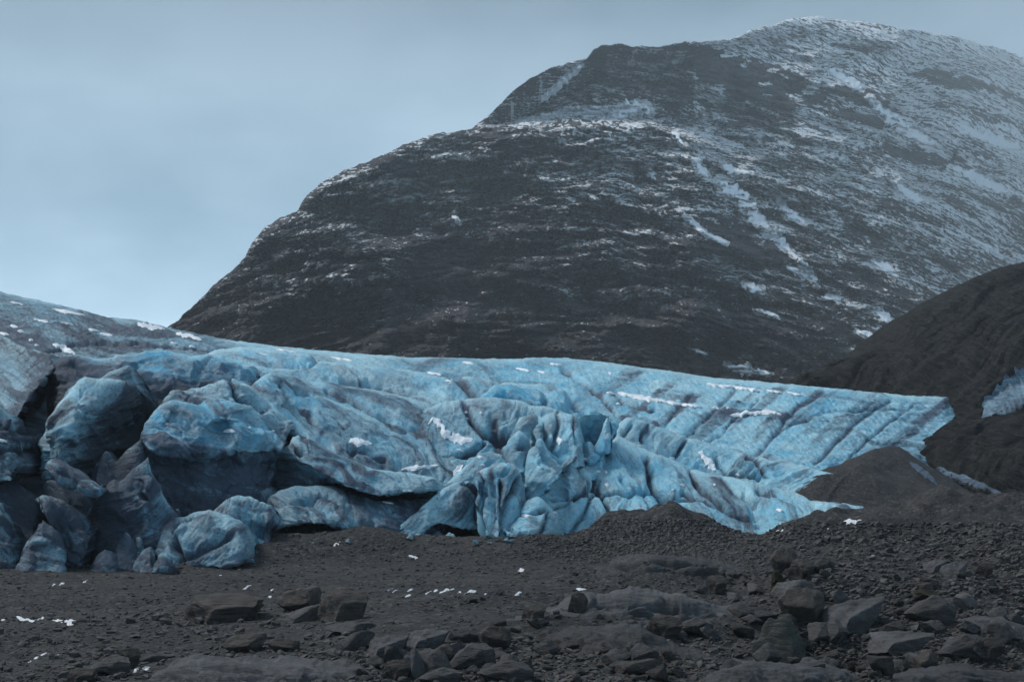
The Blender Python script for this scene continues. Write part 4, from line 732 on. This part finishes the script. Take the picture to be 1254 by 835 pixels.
mt('broad snow band lying along the ledge below the summit cliffs, left part', [(630, 150, 2), (660, 145, 4), (690, 139, 5), (720, 136, 4), (745, 132, 3)], seed=8)
mt('broad snow field on the ledge below the summit cliffs, right part', [(715, 142, 3), (745, 139, 6), (770, 134, 8), (790, 131, 5), (796, 137, 4)], seed=9)
mt('snow ramp slanting up the far left end of the summit cliffs', [(662, 122, 2), (680, 108, 4), (694, 92, 4), (712, 80, 2)], seed=10)
mt('small snow scrap on the dark lower slope between the glacier and the gully', [(912, 347, 3), (920, 352, 5), (933, 356, 2)], seed=11)
mt('split snow scrap below the foot of the long gully streak', [(1009, 365, 2), (1018, 361, 4), (1026, 367, 2)], seed=12)
mt('thin snow dash on the dark lower slope', [(924, 379, 1.5), (936, 383, 2.5), (954, 388, 1)], seed=13)
mt('wide snow patch on the right slope above the dark hill', [(1070, 322, 2), (1080, 326, 4.5), (1098, 333, 1.5)], seed=14)
mt('snow patch nearest the dark hill edge, the upper of two', [(1072, 382, 2), (1084, 388, 5), (1096, 395, 2)], seed=15)
mt('flat snow patch nearest the dark hill edge, the lower of two', [(1048, 405, 1.5), (1060, 408, 3.5), (1080, 414, 1.5)], seed=16)
mt('large flat snow patch at the mountain foot just above the ice edge', [(890, 448, 2), (905, 453, 4), (925, 456, 4.5), (944, 458, 2)], seed=17)
mt('thin snow wisp left of the large flat patch at the mountain foot', [(838, 425, 1), (850, 429, 2.2), (866, 434, 1)], seed=18)
mt('slim snow dash on the right slope near the frame edge', [(1190, 293, 1), (1203, 299, 2), (1218, 307, 1)], seed=19)
mt('triangular snow patch on the right slope under the crags', [(1096, 225, 2), (1110, 236, 5), (1122, 244, 5), (1132, 246, 2)], seed=20)
mt('small snow scrap on the left shoulder of the mountain', [(553, 264, 2.5), (560, 269, 4), (564, 273, 2)], seed=21)
mt('long snow field sweeping down from the second crag on the right', [(1065, 120, 3), (1085, 142, 6), (1110, 160, 7), (1140, 178, 5), (1160, 190, 3)], seed=22)
mt('snow field under the summit ridge at the upper right', [(1170, 150, 3), (1195, 165, 5), (1225, 175, 6), (1250, 182, 4)], seed=23)
mt('snow gully behind the dark middle crag', [(1015, 85, 3), (1035, 98, 5), (1055, 108, 4)], seed=24)
mt('slanting snow field at the right frame edge', [(1165, 205, 2), (1190, 215, 5), (1215, 228, 5), (1235, 236, 2)], seed=25)
gi = lambda lab, pts, g=None, **k: patch(lab, pts, ICEB, g, wob=.6, **k)
gi('long thin snow line across the upper blue ice', [(756, 481, 1.5), (775, 485, 2.2), (800, 490, 2.4), (830, 495, 1.8), (860, 499, 1)], seed=31)
gi('snow dash on the upper right ice near the skyline', [(865, 470, 1), (885, 473, 1.8), (910, 476, 1.5), (932, 479, 1)], seed=32)
gi('wavy snow line on the upper right ice', [(893, 509, 1.5), (905, 508, 2), (915, 505, 2.5), (925, 507, 2), (938, 504, 2.5), (957, 508, 1)], seed=33)
gi('zigzag patch of white snow on the central grey ice', [(524, 520, 3), (530, 513, 3), (536, 518, 3.5), (543, 528, 3.5), (552, 537, 4), (565, 538, 4), (579, 537, 3)], seed=34)
gi('thin straight snow dash below the zigzag patch', [(491, 575, 1.2), (505, 573.5, 2), (520, 572, 2), (537, 570, 1)], seed=35)
gi('blot of snow on the blue slope left of the zigzag patch', [(426, 543, 2), (434, 539, 4.5), (441, 541, 3.5), (455, 543, 1.5)], seed=36)
gi('short slanting snow sliver between the fin and the zigzag patch', [(555, 582, 1.5), (561, 574, 3), (567, 569, 1.5)], seed=37)
gi('jagged snow patch on the pale ice slab right of the seracs', [(854, 553, 2), (862, 558, 3), (868, 566, 4.5), (876, 575, 3)], seed=38)
gi('snow heap at the top of the dark crevasse on the left', [(64, 421, 1.5), (72, 424, 3), (82, 428, 3.5), (92, 434, 2)], seed=39)
gi('snow strip on the left skyline of the ice beside the mountain foot', [(168, 396, 2), (180, 399, 2.6), (192, 401, 2.4), (202, 403, 1)], seed=40)
gi('longer snow strip just right of the left skyline strip', [(215, 409, 1.5), (228, 411, 2.6), (247, 416, 1.2)], seed=41)
gi('thin snow streak high on the far left ice', [(64, 379, .8), (80, 382, 1.5), (104, 387, .8)], seed=42)
gi('white snow plug in the crack of the right pillar', [(684, 535, 1.5), (685, 540, 2.6), (685, 545, 1.5)], seed=43)
gi('snow wedge beside the deep blue hollow', [(740, 538, 1.5), (744, 533, 3), (747, 530, 2)], seed=44)
gi('small snow pad on the flat top edge of the big left ice block', [(273, 529, 1.2), (280, 528, 2), (288, 529, 1)], seed=45)
gi('faint snow line at the foot of the triangular fin', [(508, 655, 1), (522, 656, 1.5), (545, 660, 1.5), (562, 662, 1)], seed=46)
for i, (x, y, w, l) in enumerate([(20, 372, 1, 8), (5, 409, 1.4, 6), (17, 400, 1.4, 5), (25, 406, 1.2, 4), (38, 417, 1.5, 3), (45, 423, 1.3, 3), (50, 393, 1, 9), (82, 397, .8, 8), (115, 405, .9, 7), (130, 410, .9, 8), (155, 389, .8, 6), (213, 421, 1, 5), (235, 425, 1, 4), (320, 434, 1, 8), (350, 430, .9, 12), (412, 439, 1.2, 8), (425, 441, 1, 6), (532, 458, 1.4, 9), (549, 467, 1.6, 4), (573, 445, 1, 7), (640, 453, .9, 9), (663, 456, .9, 5), (680, 447, 1, 7),
                                  (747, 457, 1.8, 2.5), (748, 482, 2, 6), (757, 495, 1.5, 3), (571, 505, 1.5, 2), (572, 513, 1.3, 2), (589, 506, 1.4, 2), (783, 546, 1.8, 3), (823, 561, 1.4, 4), (717, 562, 1.5, 3), (733, 578, 2.4, 3), (742, 579, 2, 2), (743, 594, 2, 3), (748, 602, 1.2, 3), (825, 600, 1.3, 3), (836, 594, 1.4, 3), (876, 500, 1.4, 4), (892, 500, 1.2, 3), (948, 480, .8, 10), (975, 483, .8, 12), (903, 582, 1.2, 3), (875, 594, 1.3, 2), (955, 625, 1.3, 5), (563, 552, 1.5, 5), (588, 560, 1.2, 4), (591, 570, 1.2, 3), (645, 632, 1.2, 7), (680, 628, 1.2, 3),
                                  (34, 558, 1.2, 4), (36, 670, 1, 3), (37, 693, 1.2, 4), (3, 540, 1.3, 6), (97, 503, 1, 3), (306, 524, 1, 2), (335, 528, 1, 2), (475, 616, 1, 7), (372, 535, .8, 2)]):
    patch('small fleck of white snow stuck on the glacier ice', [(x - l, y - .2 * l, w * .6), (x, y, w), (x + l, y + .15 * l, w * .6)], ICEB, 'snow flecks on the glacier ice', seed=60 + i, wob=.6)
SNOWG = snow_material(0.70); SNOWG.name = 'thin_dirty_snow'
gr = lambda lab, pts, g=None, **k: patch(lab, pts, 'ground', g, mat=SNOWG, wob=.9, th=.0005, **k)
gr('snow patch shaped like a bird on the right gravel mound', [(1033, 638, 1.5), (1040, 640, 3), (1048, 640, 2.5), (1055, 636, 3)], seed=130)
gr('pair-like snow scrap left of the bird-shaped patch on the gravel mound', [(949, 652, 1), (954, 649, 2), (960, 648, 1)], seed=131)
gr('white snow scrap at the bottom left beside the rounded boulder', [(161, 825, 1), (168, 819, 3), (180, 817, 2), (184, 816, 1)], seed=132)
gr('crusty snow patch at the bottom edge left of the bottom centre rocks', [(312, 836, 4), (330, 830, 5), (345, 830, 4), (362, 834, 4)], seed=133)
gr('small snow patch right of the crusty one at the bottom edge', [(389, 827, 1.5), (397, 824, 3), (408, 821, 2.5)], seed=134)
gr('forked snow patch on the far left gravel', [(20, 754, 1), (30, 758, 2), (42, 760, 2.5), (54, 756, 2)], seed=135)
gr('oval snow patch right of the forked one on the far left gravel', [(64, 759, 1), (74, 760, 1.6), (84, 761, 3), (93, 760, 2)], seed=136)
gr('snow fleck lying on top of the gravel before the cave arch', [(296, 722, 1), (302, 719, 2), (308, 717, 1)], seed=137)
gr('snow fleck on the low mound below the arch', [(408, 668, 1), (413, 665, 1.8), (417, 663, 1)], seed=138)
gr('snow fleck on the gravel between the mounds in the centre', [(500, 680, 1), (506, 682, 1.8), (512, 683, 1)], seed=139)
gr('snow fleck at the middle of the gravel flat', [(634, 699, 1), (638, 698, 1.8), (642, 697, 1)], seed=140)
gr('snow dash on top of the thin bedrock by the upright boulder', [(705, 721, 1), (711, 721, 2), (718, 721, 1)], seed=141)
gr('thin snow fleck below the dashes on the gravel', [(630, 729, 1), (635, 726, 1.4), (639, 725, .8)], seed=142)
for i, (x, y, w, l) in enumerate([(523, 724, 2.2, 5), (534, 723, 2, 5), (542, 724, 2.4, 6), (553, 722, 2.2, 6), (562, 724, 2, 4), (574, 724, 2.4, 6), (582, 724, 1.8, 5), (594, 726, 1.4, 4), (476, 721, 1.2, 4), (484, 724, 1.2, 4), (504, 722, 1, 5), (500, 729, 1.4, 4), (434, 723, 2, 5), (440, 725, 1.6, 4), (330, 730, 1.8, 4), (332, 721, 1, 4), (66, 716, 1.4, 3), (76, 715, 1.4, 4), (102, 712, 1.4, 3), (107, 710, 1, 3), (52, 802, 1, 5), (46, 806, 1.4, 4), (70, 802, .8, 4), (38, 810, .9, 3), (1013, 646, 1, 2), (1018, 654, 1.2, 2), (1107, 662, 1.2, 2), (4, 758, 1.2, 5), (271, 705, 1, 3), (1070, 681, 1, 3)]):
    x, y, w, l = x + rr.uniform(-2, 2), y + rr.uniform(-1.5, 1.5), w * rr.uniform(.45, .9), l * rr.uniform(.5, 1.1)
    patch('small slanting fleck of snow caught between stones on the gravel', [(x - l, y + .45 * l, w * .5), (x, y, w), (x + l, y - .4 * l, w * .5)], 'ground', 'snow flecks on the gravel', seed=160 + i, wob=.9, th=.0004, mat=SNOWG)
ip = lambda lab, pts, a, **k: patch(lab, pts, HLB, None, 'ice_patch', 'ice patch', ICE, attrs=a, wob=.3, th=.001, **k)
ip('fan-shaped patch of grey-blue ice on the dark hill at the right edge', [(1202, 512, 5), (1215, 498, 16), (1235, 490, 22), (1262, 478, 28), (1300, 465, 20)], (.80, .15, 0), seed=201)
ip('triangular scrap of ice at the right edge below the fan-shaped one', [(1232, 622, 2), (1245, 626, 5), (1262, 630, 8), (1280, 634, 8)], (.6, .2, 0), seed=202)
ip('dirty strip of ice in the gully between the ridge and the dark hill', [(1146, 572, 2), (1160, 579, 3), (1178, 586, 4), (1200, 594, 4), (1228, 606, 2)], (.95, .1, .2), seed=203)
ip('faint grey ice streak left of the dirty gully strip', [(1114, 566, 2), (1126, 575, 3.5), (1138, 584, 3), (1148, 594, 1.5)], (1.1, .1, .3), seed=204)

print('T', round(time.time() - _t0, 1))
# ------------------------------------------------------------------ haze
def box(name, x0, x1, y0, y1, z0, z1, mat):
    V = [(x, y, z) for x in (x0, x1) for y in (y0, y1) for z in (z0, z1)]
    return make(name, V, [(0, 1, 3, 2), (4, 6, 7, 5), (0, 4, 5, 1), (2, 3, 7, 6), (0, 2, 6, 4), (1, 5, 7, 3)], mat, smooth=False)
hm = bpy.data.materials.new('haze_air'); hm.use_nodes = True; hm.node_tree.nodes.clear()
ho = hm.node_tree.nodes.new('ShaderNodeOutputMaterial'); pv = hm.node_tree.nodes.new('ShaderNodeVolumePrincipled')
pv.inputs['Color'].default_value = (0.80, 0.90, 0.96, 1); pv.inputs['Density'].default_value = 0.00014; pv.inputs['Anisotropy'].default_value = 0.0
hm.node_tree.links.new(pv.outputs[0], ho.inputs['Volume'])
zs = [max((np.array([v.co.z for v in MOUNTAIN.data.vertices]).max()), 100)]
zlo = min(float(np.array([v.co.z for v in MOUNTAIN.data.vertices]).min()), float(ZZ.min()), float(np.array([v.co.z for v in HILLO.data.vertices]).min()), -10)
tag(box('haze', -10500, 10500, -200, 5600, zlo - 1, zs[0] + 20, hm), 'thin pale mist hanging over the valley and the mountain', 'haze', kind='stuff')

# ------------------------------------------------------------------ sky, sun, camera
SUN_EL, SUN_AZ = math.radians(50), math.radians(-72)      # azimuth from +Y towards +X
w = bpy.data.worlds.new('World'); scene.world = w; w.use_nodes = True; nt = w.node_tree; nt.nodes.clear()
wo = nt.nodes.new('ShaderNodeOutputWorld'); bg = nt.nodes.new('ShaderNodeBackground'); sk = nt.nodes.new('ShaderNodeTexSky')
sk.sky_type = 'NISHITA'; sk.sun_disc = False; sk.sun_elevation = SUN_EL; sk.sun_rotation = SUN_AZ; sk.air_density = 1.0; sk.dust_density = 2.0; sk.ozone_density = 2.0
bg.inputs[1].default_value = 0.10
tc = nt.nodes.new('ShaderNodeTexCoord'); mp = nt.nodes.new('ShaderNodeMapping'); mp.inputs['Scale'].default_value = (1, 1, 2.2)
nz = nt.nodes.new('ShaderNodeTexNoise'); nz.inputs['Scale'].default_value = 3.4; nz.inputs['Detail'].default_value = 5; nz.inputs['Roughness'].default_value = .5
sz = nt.nodes.new('ShaderNodeSeparateXYZ'); nt.links.new(tc.outputs['Generated'], sz.inputs[0])
gr_ = nt.nodes.new('ShaderNodeMapRange'); nt.links.new(sz.outputs[2], gr_.inputs[0]); gr_.inputs[1].default_value = 0.02; gr_.inputs[2].default_value = 0.32; gr_.inputs[3].default_value = 1.95; gr_.inputs[4].default_value = 0.38
nt.links.new(tc.outputs['Generated'], mp.inputs[0]); nt.links.new(mp.outputs[0], nz.inputs['Vector'])
cr = nt.nodes.new('ShaderNodeValToRGB'); cr.color_ramp.elements[0].position = .36; cr.color_ramp.elements[1].position = .64
cr.color_ramp.elements[0].color = (1.42, 2.42, 3.25, 1); cr.color_ramp.elements[1].color = (3.3, 4.58, 5.65, 1)
nt.links.new(nz.outputs[0], cr.inputs[0])
mx = nt.nodes.new('ShaderNodeMix'); mx.data_type = 'RGBA'; mx.inputs[0].default_value = 0.90      # cloud cover over the clear sky
nt.links.new(sk.outputs[0], mx.inputs[6]); vs = nt.nodes.new('ShaderNodeVectorMath'); vs.operation = 'SCALE'; nt.links.new(cr.outputs[0], vs.inputs[0]); nt.links.new(gr_.outputs[0], vs.inputs['Scale']); nt.links.new(vs.outputs[0], mx.inputs[7]); nt.links.new(mx.outputs[2], bg.inputs[0]); nt.links.new(bg.outputs[0], wo.inputs[0])
sd = bpy.data.lights.new('sun', 'SUN'); sd.energy = 1.5; sd.angle = math.radians(22); sd.color = (1.0, 0.97, 0.93); so = bpy.data.objects.new('sun', sd); COL.objects.link(so)
dirv = Vector((math.sin(SUN_AZ) * math.cos(SUN_EL), math.cos(SUN_AZ) * math.cos(SUN_EL), math.sin(SUN_EL)))
so.rotation_euler = (-dirv).to_track_quat('-Z', 'Y').to_euler()
cd = bpy.data.cameras.new('camera'); co_ = bpy.data.objects.new('camera', cd); COL.objects.link(co_); scene.camera = co_
co_.location = (0, 0, CH); co_.rotation_euler = (math.radians(90), 0, 0)
cd.sensor_width = 36; cd.lens = 36 * F / 1254; cd.shift_y = (HY - 417.5) / 1254; cd.clip_start = 0.5; cd.clip_end = 40000
scene.view_settings.view_transform = 'Standard'; scene.view_settings.look = 'None'; scene.view_settings.exposure = 1.0; scene.view_settings.gamma = 1

print('SCRIPT SECONDS', time.time() - _t0)
